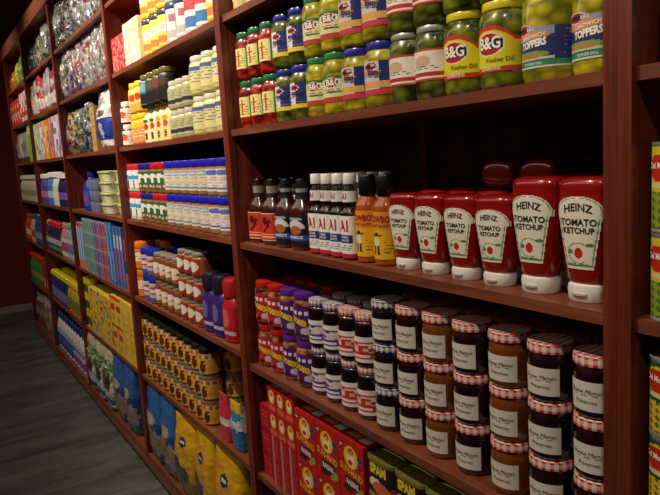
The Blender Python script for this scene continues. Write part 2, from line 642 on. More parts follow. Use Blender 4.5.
def yl(u, v):
    if v > .74+.26*max(0, 1-((u-.42)/.26)**2):
        return None
    if v > .66+.24*max(0, 1-((u-.42)/.26)**2):
        return 'p:c43422'
    k = 'p:d9cf24'
    if v < .1:
        k = 'p:c03828'
    for q in [('e', .42, .6, .17, .25, 'p:e8e2d0'), ('e', .42, .6, .155, .23, 'p:a81c1c'), ('r', .42, .6, .15, .1, 'p:1c1418')]:
        if (q[0] == 'e' and ell(u, v, *q[1:5])) or (q[0] == 'r' and abs(u-q[1]) < q[3] and abs(v-q[2]) < q[4]):
            k = q[5]
    return k


yellow_pick = jar('gherkin_jar', .046, .153, .014, 'g:d8c81c', PICK, yl, lz=(.2, .72), nu=70, nv=46, ang=3.9,
                  texts=[('B&G', .52, .0285, 'p:f4efe2', dict(shift=-.014, bold=.03, sx=.85)), ('Kosher Dill', .33, .011, 'p:5c5a10', dict(shift=.006, sx=1.0)),
                         ('GHERKINS', .235, .0085, 'p:f2e6d0', dict(shift=-.012))])


def toplab(u, v):
    k = 'p:27306e'
    if u > .58:
        k = 'p:27306e'
        if .66 < u < .9 and scribble(u, v, .25, .85, 7, 3):
            k = 'p:6a75a8'
    if v > .9 and not ell(u, v, .28, .9, .13, .13):
        return None
    if v < .17:
        return 'p:2f8a62' if v > .03 else 'p:cfd8cf'
    if u < .58:
        if v > .72: k = 'p:8f96b4'
        if ell(u, v, .32, .72, .24, .1): k = 'p:d88c4c'
        if .17 < v < .24: k = 'p:b9c9a8'
        if ell(u, v, .3, .3, .24, .09): k = 'p:7f9c30'
        if ell(u, v, .28, .27, .2, .04): k = 'p:c86a60'
        if ell(u, v, .28, .88, .11, .12): k = 'p:e6e0d6'
        if ell(u, v, .28, .88, .1, .1): k = 'p:a02020'
        if abs(u-.28) < .1 and abs(v-.88) < .045: k = 'p:20203c'
    return k


topper = jar('pickle_topper_jar', .049, .17, .018, 'g:1f6b9a', PICKY, toplab, lz=(.14, .56), nu=70, nv=50, ang=4.1, cat='jar',
             texts=[('SANDWICH', .435, .0085, 'p:f0ece2', dict(shift=-.02, bold=.03, slope=.1)), ('TOPPERS', .365, .0155, 'p:f4f0e6', dict(shift=-.02, bold=.05, sx=.78, slope=.1)),
                    ('B&G', .505, .008, 'p:f4f0e6', dict(shift=-.023)), ('KOSHER DILL', .18, .006, 'p:dce8d8', dict(shift=-.02))])

RZ[0] = .72
z = ZN[4]
stock(red_pepper, [-1.902, -1.822, -1.742], .07, z, 'red cherry pepper jar with green lid', 'red pepper jars on the pickle shelf', 2, .145)
stock(blue_pick, [-1.657, -1.570], .073, z, 'dark pickle jar with blue lid and navy label', 'dark pickle jars with blue lids', 2, .146)
stock(green_pick, [-1.485, -1.402], .071, z, 'light green pepper jar with green lid and cream label', 'green lidded pepper jars', 2, .1505)
stock(pepper_rings, [-1.314, -1.221], .076, z, 'yellow pepper jar with blue lid and pink edged label', 'yellow pepper jars with blue lids', 2, .147)
RZ[0] = .42
stock(clear_pick, [-1.131, -1.046], .073, z, 'small pickle jar with silver lid and white label', 'pickle jars with white labels', 2, .147)
stock(yellow_pick, [-.956, -.862], .077, z, 'gherkin jar with yellow lid and yellow label', 'gherkin jars with yellow lids', 2, .154)
stock(topper, [-.761, -.660], .08, z, 'wide pickle jar with navy and green label', 'pickle topper jars')
mj = jar('mayonnaise_jar', .042, .13, .02, 'g:d8c050', 'b:e0d49a', simple_label('p:e8d890', [('s', .5, .5, .35, .4, 'p:a89a60', 5, 2)]), seg=20, nu=12, nv=10)
stock(mj, [-1.895, -1.805], .073, ZN[5], 'pale jar with yellow lid above the red pepper jars', 'pale jars above the pickle shelf')

# ------------------------------------------------------------------ sauces
def bbq(name, lab, neck, body='b:3a120c'):
    p = Proto(name, 'bottle')
    n = 3.0
    rows = [(0, .034, .028, n), (.004, .038, .032, n), (.012, .039, .033, n), (.105, .039, .033, n), (.122, .034, .029, 2.6), (.138, .022, .020, 2.2),
            (.15, .0155, .0155, 2), (.172, .014, .014, 2)]
    p.part('glass_body', Geo().loft(rows, body, 28))
    cr = [(.170, .0165, .0165, 2), (.172, .017, .017, 2), (.197, .0165, .0165, 2), (.2, .015, .015, 2)]
    p.part('cap', Geo().loft(cr, 'g:101014', 20))
    p.part('label', Geo().wrap(rows, .014, .098, 2.3, lab, 34, 36))
    p.part('neck_label', Geo().wrap([(.14, .0205, .0205, 2), (.15, .0175, .0175, 2), (.2, .0175, .0175, 2)], .146, .19, 4.0, neck, 10, 8))
    return p


def flame(u, v):
    if abs(u-.5) > .43 or v < .04 or v > .97: return 'p:d8c9a8'
    if ell(u, v, .52, .68+.05*sin(u*40), .22, .12) or (abs(u-.5-.1*sin(v*14)) < .07 and .3 < v < .85): return 'p:541410'
    if .12 < v < .17 or .22 < v < .26: return 'p:e8b08a'
    return 'p:c43a26'


def round_lab(u, v):
    if abs(u-.5) > .47: return 'p:30343c'
    if ell(u, v, .5, .52, .24, .15): return 'p:a85a34'
    if ell(u, v, .5, .56, .36, .3) and v > .58: return 'p:c8ccd0'
    if .16 < v < .37: return 'p:3350a0'
    if ell(u, v, .5, .9, .3, .05): return 'p:9aa0a8'
    return 'p:17181e'


bbq_red = bbq('barbecue_sauce_bottle', flame, bands((.3, 'p:201818'), (.7, 'p:908878'), (1, 'p:201818')))
bbq_blue = bbq('barbecue_sauce_bottle', round_lab, bands((.35, 'p:14161c'), (.6, 'p:8a9096'), (1, 'p:14161c')))
g_ = Geo()
rw = [(0, .039, .033, 3), (.15, .039, .033, 3)]
text_wrap(g_, 'BARBECUE', rw, .0375, .0105, 'p:e8e6e0', bold=.02)
bbq_blue.parts[2] = (bbq_blue.parts[2][0], bbq_blue.parts[2][1], [('lettering', g_.mesh('lettering'))], None)
RZ[0] = .22
z = ZN[3]
stock(bbq_red, [-1.896, -1.803], .068, z, 'brown barbecue sauce bottle with red flame label', 'barbecue bottles with red labels', jit=.12)
stock(bbq_red, [-1.90, -1.82], .155, z, 'brown barbecue sauce bottle standing in the row behind the red labelled ones', 'barbecue bottles behind', jit=.12)
stock(bbq_blue, [-1.712, -1.620], .068, z, 'dark barbecue sauce bottle with black and blue label', 'barbecue bottles with blue labels', jit=.06)

a1 = Proto('steak_sauce_bottle', 'bottle')
rows = [(0, .021, .021, 4), (.003, .024, .024, 4), (.112, .024, .024, 4), (.122, .021, .021, 3), (.130, .0165, .0165, 2.2), (.136, .0165, .0165, 2), (.142, .020, .020, 2), (.172, .019, .019, 2), (.182, .013, .013, 2), (.192, .0125, .0125, 2)]
a1.part('glass_body', Geo().loft(rows, 'b:1c0c08', 24))
a1.part('cap', Geo().loft([(.188, .0165, .0165, 2), (.19, .017, .017, 2), (.212, .0165, .0165, 2), (.214, .015, .015, 2)], 'g:e6e2da', 20))
lt = Geo()
text_wrap(lt, 'A1', rows, .084, .038, 'p:b01f28', bold=.035, sx=.72)
lt2 = Geo()
text_wrap(lt2, 'STEAK', rows, .057, .008, 'p:e8e6ee', bold=.02)
text_wrap(lt2, 'SAUCE', rows, .049, .008, 'p:e8e6ee', bold=.02)
a1.part('label', Geo().wrap(rows, .006, .11, 3.0, simple_label('p:ece8e4', [('r', .5, .04, .5, .07, 'p:b8283a'), ('r', .5, .45, .3, .105, 'p:2c3a78'), ('s', .5, .24, .25, .08, 'p:7880a0', 3, 2)]), 20, 40),
        [('lettering', lt), ('small_lettering', lt2)])
lt3 = Geo(); text_wrap(lt3, 'A1', rows, .158, .021, 'p:b01f28', bold=.03, sx=.7)
a1.part('neck_label', Geo().wrap(rows, .144, .171, 4.4, 'p:e4e0dc', 16, 3), [('neck_lettering', lt3)])
RZ[0] = .1
stock(a1, [-1.520, -1.467, -1.414, -1.361], .058, z, 'slim steak sauce bottle with white cap and white label', 'steak sauce bottles', jit=.02)
stock(a1, [-1.515, -1.462, -1.409, -1.356, -1.303], .125, z, 'steak sauce bottle in the second row', 'steak sauce bottles in the second row', tail='', jit=.05)

cow = Proto('hot_sauce_bottle', 'bottle')
rows = [(0, .028, .028, 2), (.004, .032, .032, 2), (.128, .032, .032, 2), (.142, .029, .029, 2), (.154, .021, .021, 2), (.162, .018, .018, 2), (.178, .018, .018, 2)]
cow.part('glass_body', Geo().loft(rows, 'b:a84a14', 28))
cow.part('cap', Geo().loft([(.162, .0215, .0215, 2), (.164, .0225, .0225, 2), (.205, .0215, .0215, 2), (.21, .019, .019, 2)], 'g:0e0e12', 24))


def cowl(u, v):
    k = 'p:e8b41c' if v < .62 else 'p:e29030'
    # small figure of a man in a wide hat
    if ell(u, v, .4, .5, .14, .025) or ell(u, v, .4, .53, .06, .04): return 'p:3a3430'
    if ell(u, v, .4, .46, .05, .035): return 'p:d8c8b0'
    if ell(u, v, .4, .36, .09, .085): return 'p:e4ddd0'
    if abs(abs(u-.4)-.05) < .03 and .14 < v < .3: return 'p:2c3550'
    if abs(abs(u-.4)-.06) < .045 and .1 < v < .14: return 'p:30201a'
    if abs(u-.7) < .13 and scribble(u, v, .12, .4, 4, 2): return 'p:7a5010'
    return k


lt = Geo(); text_wrap(lt, 'COWBOY', rows, .108, .0205, 'p:9c2430', bold=.03, sx=.72)
text_wrap(lt, 'HOT SAUCE', rows, .0935, .009, 'p:9c2430', bold=.02, sx=.9)
cow.part('label', Geo().wrap(rows, .016, .126, 3.6, cowl, 50, 60), [('lettering', lt)])
RZ[0] = .34
stock(cow, [-1.298, -1.226], .066, z, 'orange hot sauce bottle with yellow label and black cap', 'hot sauce bottles with orange labels')


RZ[0] = .06


def ketchup(s, wf=1.0):
    p = Proto('ketchup_bottle', 'bottle')
    h = .203*s; a = .0465*wf; b = a*.68
    R_ = lambda t, ka, kb, n: (h*t, a*ka, b*kb, n)
    rows = [R_(.135, .62, .7, 2.1), R_(.15, .66, .74, 2.2), R_(.18, .74, .8, 2.3), R_(.24, .79, .85, 2.4), R_(.32, .84, .89, 2.5), R_(.45, .90, .94, 2.6), R_(.6, .97, .98, 2.7),
            R_(.75, 1.0, 1.0, 2.8), R_(.83, 1.0, 1.0, 2.8), R_(.86, .975, .97, 2.8), R_(.885, .985, .98, 2.8), R_(.93, 1.0, 1.0, 2.8), R_(.965, .97, .96, 2.8), R_(.985, .9, .86, 2.7), R_(1, .7, .6, 2.5)]
    p.part('squeeze_body', Geo().loft(rows, 'b:90130e', 36))
    cr = [R_(0, .66, .82, 2.3), (.003, a*.70, b*.88, 2.3), R_(.10, .73, .9, 2.3), R_(.135, .70, .86, 2.3), R_(.15, .6, .7, 2.2)]
    thumb = Geo().loft([(h*.055, .012*wf, .004, 2), (h*.058, .013*wf, .0045, 2), (h*.075, .013*wf, .0045, 2), (h*.078, .011*wf, .003, 2)], 'g:b9b5ae', 16)
    thumb.v = [(x, y-b*.885, zz) for x, y, zz in thumb.v]
    p.part('flip_cap', Geo().loft(cr, 'g:e9e6e0', 32), [('thumb_tab', thumb)])

    def kl(u, v):
        x = abs(u*2-1)
        wv = .60+.20*v/.72 if v < .70 else (1.0 if v < .79 else .86*math.sqrt(max(0, 1-((v-.79)/.215)**2)))
        if v > .79 and v < .81: wv = max(wv, .9)
        if x > wv: return None
        d = min(wv-x, v*1.5, 1.0)
        if v > .79:
            d = min(d, (1-(((v-.79)/.215)**2+(x/.86)**2)**.5)*.9 if v > .82 else d)
        if .055 < d < .1: return 'p:4f7f58'
        k = 'p:e7e2d2'
        if ell(u, v, .5, .225, .085, .075): k = 'p:c0281c'
        if ell(u, v, .5, .225, .23, .15) and not ell(u, v, .5, .225, .2, .13) and u < .62: k = 'p:7c9c70'
        if ell(u, v, .34, .24, .05, .035) or ell(u, v, .72, .34, .09, .025): k = 'p:55804e'
        if x < .5 and scribble(u, v, .05, .1, 1, 2): k = 'p:808878'
        return k
    lt = Geo()
    text_wrap(lt, 'HEINZ', rows, h*.765, .0172*s*wf, 'p:26241f', bold=.02, arc=7, sx=.95)
    text_wrap(lt, 'TOMATO', rows, h*.645, .0148*s*wf, 'p:26241f', bold=.025, sx=.95)
    text_wrap(lt, 'KETCHUP', rows, h*.58, .013*s*wf, 'p:26241f', bold=.025, sx=.92)
    p.part('keystone_label', Geo().wrap(rows, h*.27, h*.85, 2.05, kl, 60, 76), [('lettering', lt)])
    return p


ksmall = ketchup(.835, .95); kbig = ketchup(1.0, 1.03)
stock(ksmall, [-1.148, -1.058, -.966, -.877], .066, z, 'small upside-down tomato ketchup bottle, front row', 'small ketchup bottles in the front row', jit=.03)
stock(kbig, [-.782, -.682], .068, z, 'large upside-down tomato ketchup bottle, front row', 'large ketchup bottles in the front row', jit=.03)
stock(ksmall, [-1.148, -1.058, -.966, -.872], .150, z, 'small ketchup bottle in the second row behind', 'small ketchup bottles in the second row', jit=.03)
stock(kbig, [-.772, -.672], .152, z, 'large ketchup bottle in the second row behind', 'large ketchup bottles in the second row', jit=.03)
stock(ksmall, [-1.13, -1.04, -.95, -.86], .225, z, 'small ketchup bottle in the third row behind', 'ketchup bottles in the third row', jit=.03)
for q, (x, lb) in enumerate(((-.885, 'red ketchup bottle lying on its side on the rear bottles, right one'), (-.99, 'red ketchup bottle lying on its side on the rear bottles, left one'))):
    place(ksmall, x, .345, z+.1695+.0305, lb, 'ketchup bottles lying on top', rot=(radians(90), 0, .0))

# ------------------------------------------------------------------ spreads and jams
def goob(name, base, lidk):
    def f(u, v):
        if .5-.18*(u-.5)*2-.12 < v < .5-.18*(u-.5)*2+.16 and .12 < u < .85: return 'p:241014' if v < .5-.36*(u-.5)-.08 else base
        if ell(u, v, .66, .2, .13, .12): return 'p:c9bcd0'
        if ell(u, v, .3, .16, .1, .1): return 'p:d09a50'
        if ell(u, v, .46, .1, .06, .08): return 'p:40102c'
        if u < .75 and .74 < v+.12*(u-.5) < .86 and math.sin(u*60) > -.4: return 'p:e8e2e4'
        return base
    return jar(name, .0415, .140, .02, lidk, 'food:b88450:3c1220:40', f, lz=(.08, .72), ang=4.4, nk=.86,
               texts=[('GOOBER', .42, .0235, 'p:e8c828', dict(shift=-.006, bold=.05, sx=.72, slope=-.3))], nu=50, nv=46, sh=.12)


goob_r = goob('spread_jar', 'p:b4242c', 'g:b02018'); goob_p = goob('spread_jar', 'p:54206e', 'g:5c2484')
RZ[0] = .3
z = ZN[2]
stock(goob_r, [-1.896, -1.811], .073, z, 'striped spread jar with red lid and yellow lettering', 'striped spread jars with red lids', 2, .1415)
stock(goob_p, [-1.726, -1.640], .073, z, 'striped spread jar with purple lid and yellow lettering', 'striped spread jars with purple lids', 2, .1415)
stock(goob_r, [-1.896, -1.811, -1.726, -1.641], .17, z, 'striped spread jar in the row behind', 'striped spread jars behind', 2, .1415)


def fruit_jar(fr, lidk, seed):
    def f(u, v):
        if v > .8: return 'p:e4dfd8'
        if v > .72: return fr
        if v > .4: return blotch(seed, ['p:d8d2cc', fr, 'p:c9b8a8'], 7, 9)(u, v)
        if v > .12: return fr if not (abs(u-.5) < .22 and .2 < v < .3) else 'p:e8e0e0'
        return 'p:e4dfd8'
    return jar('jelly_jar', .0365, .136, .017, lidk, 'b:12060c', f, lz=(.1, .58), ang=3.0, nk=.86, nu=30, nv=30, sh=.2)


gj = fruit_jar('p:5a3a8c', 'gingham:4a2a7c', 3); sj = fruit_jar('p:c23424', 'gingham:b42418', 5)
stock(gj, [-1.560, -1.483], .07, z, 'grape jelly jar with purple checked lid', 'grape jelly jars', 2, .1375)
stock(sj, [-1.406, -1.330], .07, z, 'strawberry jelly jar with red checked lid and red label', 'strawberry jelly jars', 2, .1375)
stock(gj, [-1.56, -1.483, -1.406, -1.33], .15, z, 'jelly jar with purple checked lid in the row behind', 'jelly jars behind', 2, .1375)


def preserve(lidk, body):
    p = Proto('preserve_jar', 'jar')
    r = .0415; h = .1065
    # faceted lower half, round shoulder
    rows = [(0, r*.84, r*.84, 2), (.003, r*.93, r*.93, 2), (.008, r*.97, r*.97, 2), (.07, r, r, 2), (.078, r*.98, r*.98, 2), (.085, r*.9, r*.9, 2), (.089, r*.86, r*.86, 2)]
    p.part('glass_body', Geo().loft(rows, body, 32))
    lr = r*1.0
    p.part('checked_lid', Geo().loft([(.0885, lr*.96, lr*.96, 2), (.0895, lr, lr, 2), (.102, lr, lr, 2), (.105, lr*.975, lr*.975, 2), (.1063, lr*.92, lr*.92, 2), (.1058, lr*.88, lr*.88, 2)], lidk, 36))
    lt = Geo()
    text_wrap(lt, 'Bonne Maman', rows, .047, .0105, 'p:2a2824', shear=.35, bold=0, sx=.95)
    text_wrap(lt, 'Preserves', rows, .030, .0095, 'p:2a2824', shear=.35, bold=0)
    p.part('label', Geo().wrap(rows, .014, .064, 1.75, simple_label('p:dcd7cb', [('s', .5, .52, .3, .03, 'p:8a8478', 1, 1), ('s', .5, .1, .35, .05, 'p:9a9488', 1, 4)]), 30, 20), [('script_lettering', lt)])
    return p


PR = {('r', 'd'): preserve('gingham:c01c14', 'b:190710'), ('r', 'a'): preserve('gingham:c01c14', 'b:743c16'), ('b', 'd'): preserve('gingham:1c2450', 'b:0e0a14')}
RZ[0] = .14
stock(PR['b', 'd'], [-1.246], .073, z, 'dark preserve jar with blue and white checked lid', 'preserve jars with blue checked lids', 3, .107)
pj = [-1.152, -1.058, -.963, -.862, -.766, -.668]
cont = 'dadadd'
nm = ['dark berry preserve jar, red checked lid, beside the blue lidded stack', 'amber preserve jar, red checked lid, between dark jars, farther stack', 'dark preserve jar, red checked lid, between the two amber stacks',
      'amber preserve jar, red checked lid, nearer of two amber stacks', 'dark preserve jar, red checked lid, second stack from right post', 'dark preserve jar, red checked lid, touching the right post']
for i, x in enumerate(pj):
    stock(PR['r', cont[i]], [x], .073, z, nm[i], 'preserve jars with red checked lids', 3, .107, jit=.1)
stock(PR['r', 'd'], [-1.24, -1.145, -1.05, -.955, -.86, -.765, -.67], .165, z, 'preserve jar in the row behind', 'preserve jars in the second row', 3, .107)

# ------------------------------------------------------------------ boxes of raisins, tinned meat
def sunface(u, v):
    k = 'p:b81c18'
    if ell(u, v, .5, .7, .27, .2): k = 'p:e6c02c'
    if ell(u, v, .5, .68, .13, .15): k = 'p:f0e4d0'
    if ell(u, v, .5, .79, .11, .07): k = 'p:c83020'
    if ell(u, v, .5, .765, .055, .045): k = 'p:d8a880'
    if ell(u, v, .48, .6, .1, .05): k = 'p:c83828'
    if ell(u, v, .84, .74, .1, .06) or ell(u, v, .86, .6, .07, .05): k = 'p:2c3c80'
    if ell(u, v, .12, .86, .09, .05): k = 'p:20242c'
    if ell(u, v, .12, .86, .06, .025): k = 'p:d8c8b0'
    if abs(u-.52) < .3 and abs(v-.22) < .11: k = 'p:4a2018'
    if ell(u, v, .84, .14, .1, .07) or ell(u, v, .72, .07, .08, .06): k = 'p:8ca040'
    if ell(u, v, .35, .1, .2, .06): k = 'p:401c20'
    return k


def carton(name, w_, h, d, base, front, right=None, top=None, texts=(), nu=30, nv=36, cat='box'):
    p = Proto(name, cat)
    p.part('carton', Geo().box(-w_/2, w_/2, 0, d, 0, h, base, front, right, top, nu, nv), smooth=False)
    if texts:
        g = Geo()
        for t in texts:
            text_flat(g, t[0], t[1]*w_, 0, t[2]*h, t[3], t[4], **(t[5] if len(t) > 5 else {}))
        p.part('lettering', g, smooth=False)
    return p


rbig = carton('raisin_carton', .119, .154, .12, 'p:b01a18', sunface, None, simple_label('p:b01a18', [('r', .3, .4, .2, .2, 'p:d88c60'), ('r', .75, .4, .15, .25, 'p:e0d4cc')]),
              [('SUN-MAID', 0, .43, .026, 'p:e0a830', dict(bold=.03, sx=.85, slope=-.12)), ('RAISINS', .02, .22, .0215, 'p:efe6e0', dict(bold=.03, sx=.75, slope=-.06))], 44, 52)
rsm = carton('raisin_box', .056, .082, .04, 'p:b81c22', simple_label('p:b81c22', [('e', .5, .62, .33, .28, 'p:dcc23c'), ('e', .5, .62, .17, .2, 'p:e8dcc8'), ('e', .5, .72, .13, .09, 'p:c83020'), ('r', .5, .18, .4, .1, 'p:d06040')]),
             None, simple_label('p:b81c22', [('r', .5, .5, .3, .2, 'p:c8a090')]), nu=22, nv=28)
rsd = carton('raisin_box', .056, .082, .06, 'p:a8181e', simple_label('p:a8181e', [('r', .3, .5, .09, .5, 'p:a88884'), ('s', .65, .5, .2, .4, 'p:c84a50', 6, 3)]), nu=16, nv=24)
rst = carton('raisin_multipack', .064, .082, .10, 'p:a8181e', simple_label('p:b01c22', [('s', .5, .5, .35, .35, 'p:c84a50', 4, 1), ('r', .5, .97, .5, .03, 'p:701014')]), nu=16, nv=24)
z = ZN[1]
stock(rst, [-1.900], .03, z, 'flat red raisin multipack beside the left upright', 'raisin multipacks', 3, .0825, jit=0)
stock(lambda i, l: rsm if l > 1 else rsd, [-1.828, -1.770, -1.712], .025, z, 'little red raisin box', 'little red raisin boxes', 4, .0825, jit=.0)
stock(rbig, [-1.620, -1.499, -1.378], .025, z, 'large red RAISINS carton with sun emblem', 'large red raisin cartons', 2, .1545, jit=.0)
stock(rbig, [-1.620, -1.499, -1.378], .15, z, 'large red raisin carton in the row behind', 'large red raisin cartons behind', 2, .1545, jit=.0)

spam = Proto('luncheon_meat_tin', 'tin')
a_, b_ = .0545, .030
rows = [(0, a_, b_, 4), (.002, a_+.001, b_+.001, 4), (.004, a_, b_, 4), (.095, a_, b_, 4)]
spam.part('tin_body', Geo().loft(rows, 'm:b9a85c', 40))


def sl(u, v):
    if v > .97 or v < .03: return 'p:b89a3c'
    if ell(u, v, .55, .24, .2, .2): return 'p:c86a3c'
    if ell(u, v, .42, .36, .15, .15): return 'p:e8dcc8'
    if ell(u, v, .42, .36, .07, .07): return 'p:e0a030'
    if ell(u, v, .82, .25, .1, .15): return 'p:a04428'
    return 'p:2a1a1c'


lt = Geo(); text_wrap(lt, 'SPAM', rows, .073, .034, 'p:e0cc28', bold=.06, sx=.72)
spam.part('label', Geo().wrap(rows, .006, .093, 2.9, sl, 50, 40), [('lettering', lt)])
ring = Geo()
for k in range(16):
    for s_ in (0, 1):
        rr_ = .011-.003*s_
        ring.v.append((.025+rr_*1.4*cos(2*pi*k/16), rr_*sin(2*pi*k/16), .0985))
for k in range(16):
    k2 = (k+1) % 16
    ring.face((2*k, 2*k2, 2*k2+1, 2*k+1), 'm:c8c090')
spam.part('lid', Geo().loft([(.094, a_+.0015, b_+.0015, 4), (.099, a_+.0015, b_+.0015, 4), (.0992, a_-.002, b_-.002, 4), (.0965, a_-.004, b_-.004, 4)], 'm:9a9a48', 40), [('pull_ring', ring)])
RZ[0] = 0
stock(spam, [-1.258, -1.146, -1.034, -.922], .056, z, 'front luncheon meat tin with olive green lid', 'luncheon meat tins in the front', 3, .0998, jit=.02)
stock(spam, [-1.258, -1.146, -1.034], .121, z, 'luncheon meat tin in the row behind', 'luncheon meat tins behind', 3, .0998, jit=.02)

# ------------------------------------------------------------------ SECTION 0: tins at the right edge
def tin(name, r, h, pat, metal='m:b8b4a8', ang=2*pi, texts=(), nu=40, nv=24, cat='can'):
    p = Proto(name, cat)
    rows = [(0, r*.96, r*.96, 2), (.001, r, r, 2), (.004, r, r, 2), (.006, r*.97, r*.97, 2), (h-.006, r*.97, r*.97, 2), (h-.004, r, r, 2), (h-.0005, r, r, 2), (h-.0004, r*.94, r*.94, 2), (h-.003, r*.93, r*.93, 2)]
    p.part('tin_body', Geo().loft(rows, metal, 28))
    lt = None
    if texts:
        lt = Geo()
        for t in texts:
            text_wrap(lt, t[0], rows, h*t[1], t[2], t[3], **(t[4] if len(t) > 4 else {}))
    p.part('label', Geo().wrap(rows, .0065, h-.0065, ang, pat, nu, nv), [('lettering', lt)] if lt else None)
    return p


def dm(food_, base):
    def f(u, v):
        uu = (u-.455)*6.28/1.9+.5          # the shield faces the aisle
        if ell(uu, v, .5, .74, .37, .2): return 'p:d8c030' if not ell(uu, v, .5, .74, .34, .17) else ('p:c02818')
        if .5 < v < .56: return 'p:d8d4a0'
        if v < .45 and abs(uu-.45) < .5:
            return food_ if (math.sin(uu*34)+math.sin(v*60+uu*9)) > -.6 else 'p:4a7020'
        return base if v > .1 else 'p:c8b020'
    return f


peas = tin('pea_can', .041, .126, dm('p:8a9c30', 'p:d8bc2c'), nu=110, nv=40, texts=[('Del Monte', .74, .0125, 'p:f0ead8', dict(shift=-.012, bold=.03, sx=.8))])
stock(peas, [-.519, -.434], .053, ZN[3], 'yellow and green pea can at right edge', 'pea cans at the right edge', 2, .1265, jit=.03)
corn = tin('corn_can', .041, .117, dm('p:dcb434', 'p:1e5030'), nu=110, nv=40, texts=[('Del Monte', .74, .0125, 'p:f0ead8', dict(shift=-.012, bold=.03, sx=.8))])
stock(corn, [-.519, -.434], .053, ZN[2], 'dark green corn can with red shield, right of the wide upright', 'corn cans at the right edge', 3, .1174, jit=.03)
blu = jar('salad_dressing_jar', .040, .15, .02, 'g:2c5c98', 'b:b0b4b8', simple_label('p:3c78b4', [('r', .5, .3, .4, .14, 'p:c8ccd0')]), nu=16, nv=16)
stock(blu, [-.508, -.42], .055, ZN[4], 'blue labelled jar at the top right edge', 'blue labelled jars at the right edge')

# ================================================================== SECTION 2
def pj2(name, r, h, lid, lidk, body, pat, **k):
    return jar(name, r, h, lid, lidk, body, pat, seg=20, nu=22, nv=22, **k)


RZ[0] = .5
z = Z[5]
redb = [carton('snack_carton', .104, .076, .12, 'p:d03444', blotch(s_, ['p:d42c3c', 'p:dc4844', 'p:d86868', 'p:b81c30', 'p:e08878', 'p:cc3444'], 8, 6), nu=16, nv=12) for s_ in range(3)]
crm = [carton('snack_carton', .110, .090, .12, 'p:f0dcae', blotch(10+s_, ['p:f4e6c0', 'p:f2e0b0', 'p:f0d080', 'p:ecb078', 'p:f6f0e0', 'p:f4e8c8'], 8, 7), nu=16, nv=14) for s_ in range(3)]
stock(lambda i, l: redb[(i+l) % 3], [-3.225, -3.117], .03, z, 'red snack box above the white lidded jar', 'red snack boxes on the upper shelf', 2, .077, jit=.02)
stock(lambda i, l: crm[(i+l) % 3], [-3.005, -2.890], .03, z, 'cream and yellow snack box between red boxes and yellow tubs', 'cream snack boxes', 2, .091, jit=.02)
ytub = pj2('drink_mix_tub', .0485, .147, .02, 'g:3c3c58', 'g:e8c83c', simple_label('p:e9cc46', [('e', .45, .6, .2, .17, 'p:e8e4d8'), ('e', .45, .6, .14, .12, 'p:c8c0b8'), ('r', .5, .2, .25, .12, 'p:d87a3c')]), lz=(.08, .86), nk=.96, sh=.05, cat='tub')
wtub = pj2('drink_mix_tub', .0485, .147, .02, 'g:34405c', 'g:dcdcdc', simple_label('p:dcdadc', [('r', .3, .5, .05, .4, 'p:8894ac'), ('r', .55, .7, .1, .1, 'p:a86a70'), ('r', .5, .2, .3, .1, 'p:b8b4b0')]), lz=(.08, .86), nk=.96, sh=.05, cat='tub')
wtub2 = pj2('drink_mix_tub', .0485, .147, .02, 'g:d8d8d8', 'g:e2e0dc', simple_label('p:e6e4e0', [('r', .48, .25, .22, .14, 'p:3c78b8'), ('r', .42, .75, .2, .14, 'p:cc4450')]), lz=(.08, .86), nk=.96, sh=.05, cat='tub')
stock(ytub, [-2.775, -2.675, -2.575], .08, z, 'yellow canister with dark lid', 'yellow canisters on the upper shelf', 2, .1475)
stock(wtub, [-2.475, -2.375], .08, z, 'white canister with dark blue lid', 'white canisters with dark lids', 2, .1475)
stock(wtub2, [-2.275, -2.175], .08, z, 'white canister with blue and red patches', 'white canisters with blue patches', 2, .1475)
stock(ytub, [-2.072], .08, z, 'yellow canister against the right upright', 'yellow canisters at the upright', 2, .1475)

z = Z[4]
s1 = pj2('sauce_jar', .039, .105, .022, 'g:ece8e0', 'b:5a2c20', simple_label('p:ece4da', [('e', .4, .55, .2, .25, 'p:c8483c'), ('s', .5, .4, .35, .3, 'p:b09050', 4, 3)]), lz=(.08, .7))
stock(s1, [-3.235], .071, z, 'small sauce jar with bright white lid', 'small jars with white lids', 2, .106)
s2 = pj2('dark_sauce_bottle', .036, .21, .03, 'g:18181a', 'b:7a3418', simple_label('p:d08838', [('r', .5, .4, .4, .2, 'p:8a3020')]), nk=.45, sh=.3, cat='bottle')
stock(s2, [-3.148, -3.10], .10, z, 'dark sauce bottle between white lidded jar and mustard', 'dark sauce bottles', jit=.05) if False else stock(s2, [-3.150], .09, z, 'dark sauce bottle between white lidded jar and mustard', 'dark sauce bottles')
mu1 = pj2('mustard_jar', .043, .138, .022, 'g:e4c41c', 'b:d8b040', simple_label('p:e8d070', [('e', .5, .62, .14, .16, 'p:c83820'), ('r', .5, .2, .5, .18, 'p:e8a040')]), lz=(.06, .78), nk=.85)
mu2 = pj2('mustard_jar', .043, .138, .022, 'g:e4c41c', 'b:d09030', simple_label('p:e08a50', [('r', .5, .85, .5, .15, 'p:e4b83c'), ('s', .5, .5, .4, .25, 'p:f0d8a0', 4, 1)]), lz=(.06, .78), nk=.85)
stock(lambda i, l: mu2 if l == 0 else mu1, [-3.065, -2.975], .073, z, 'mustard jar with yellow lid', 'mustard jars with yellow lids', 2, .1385)


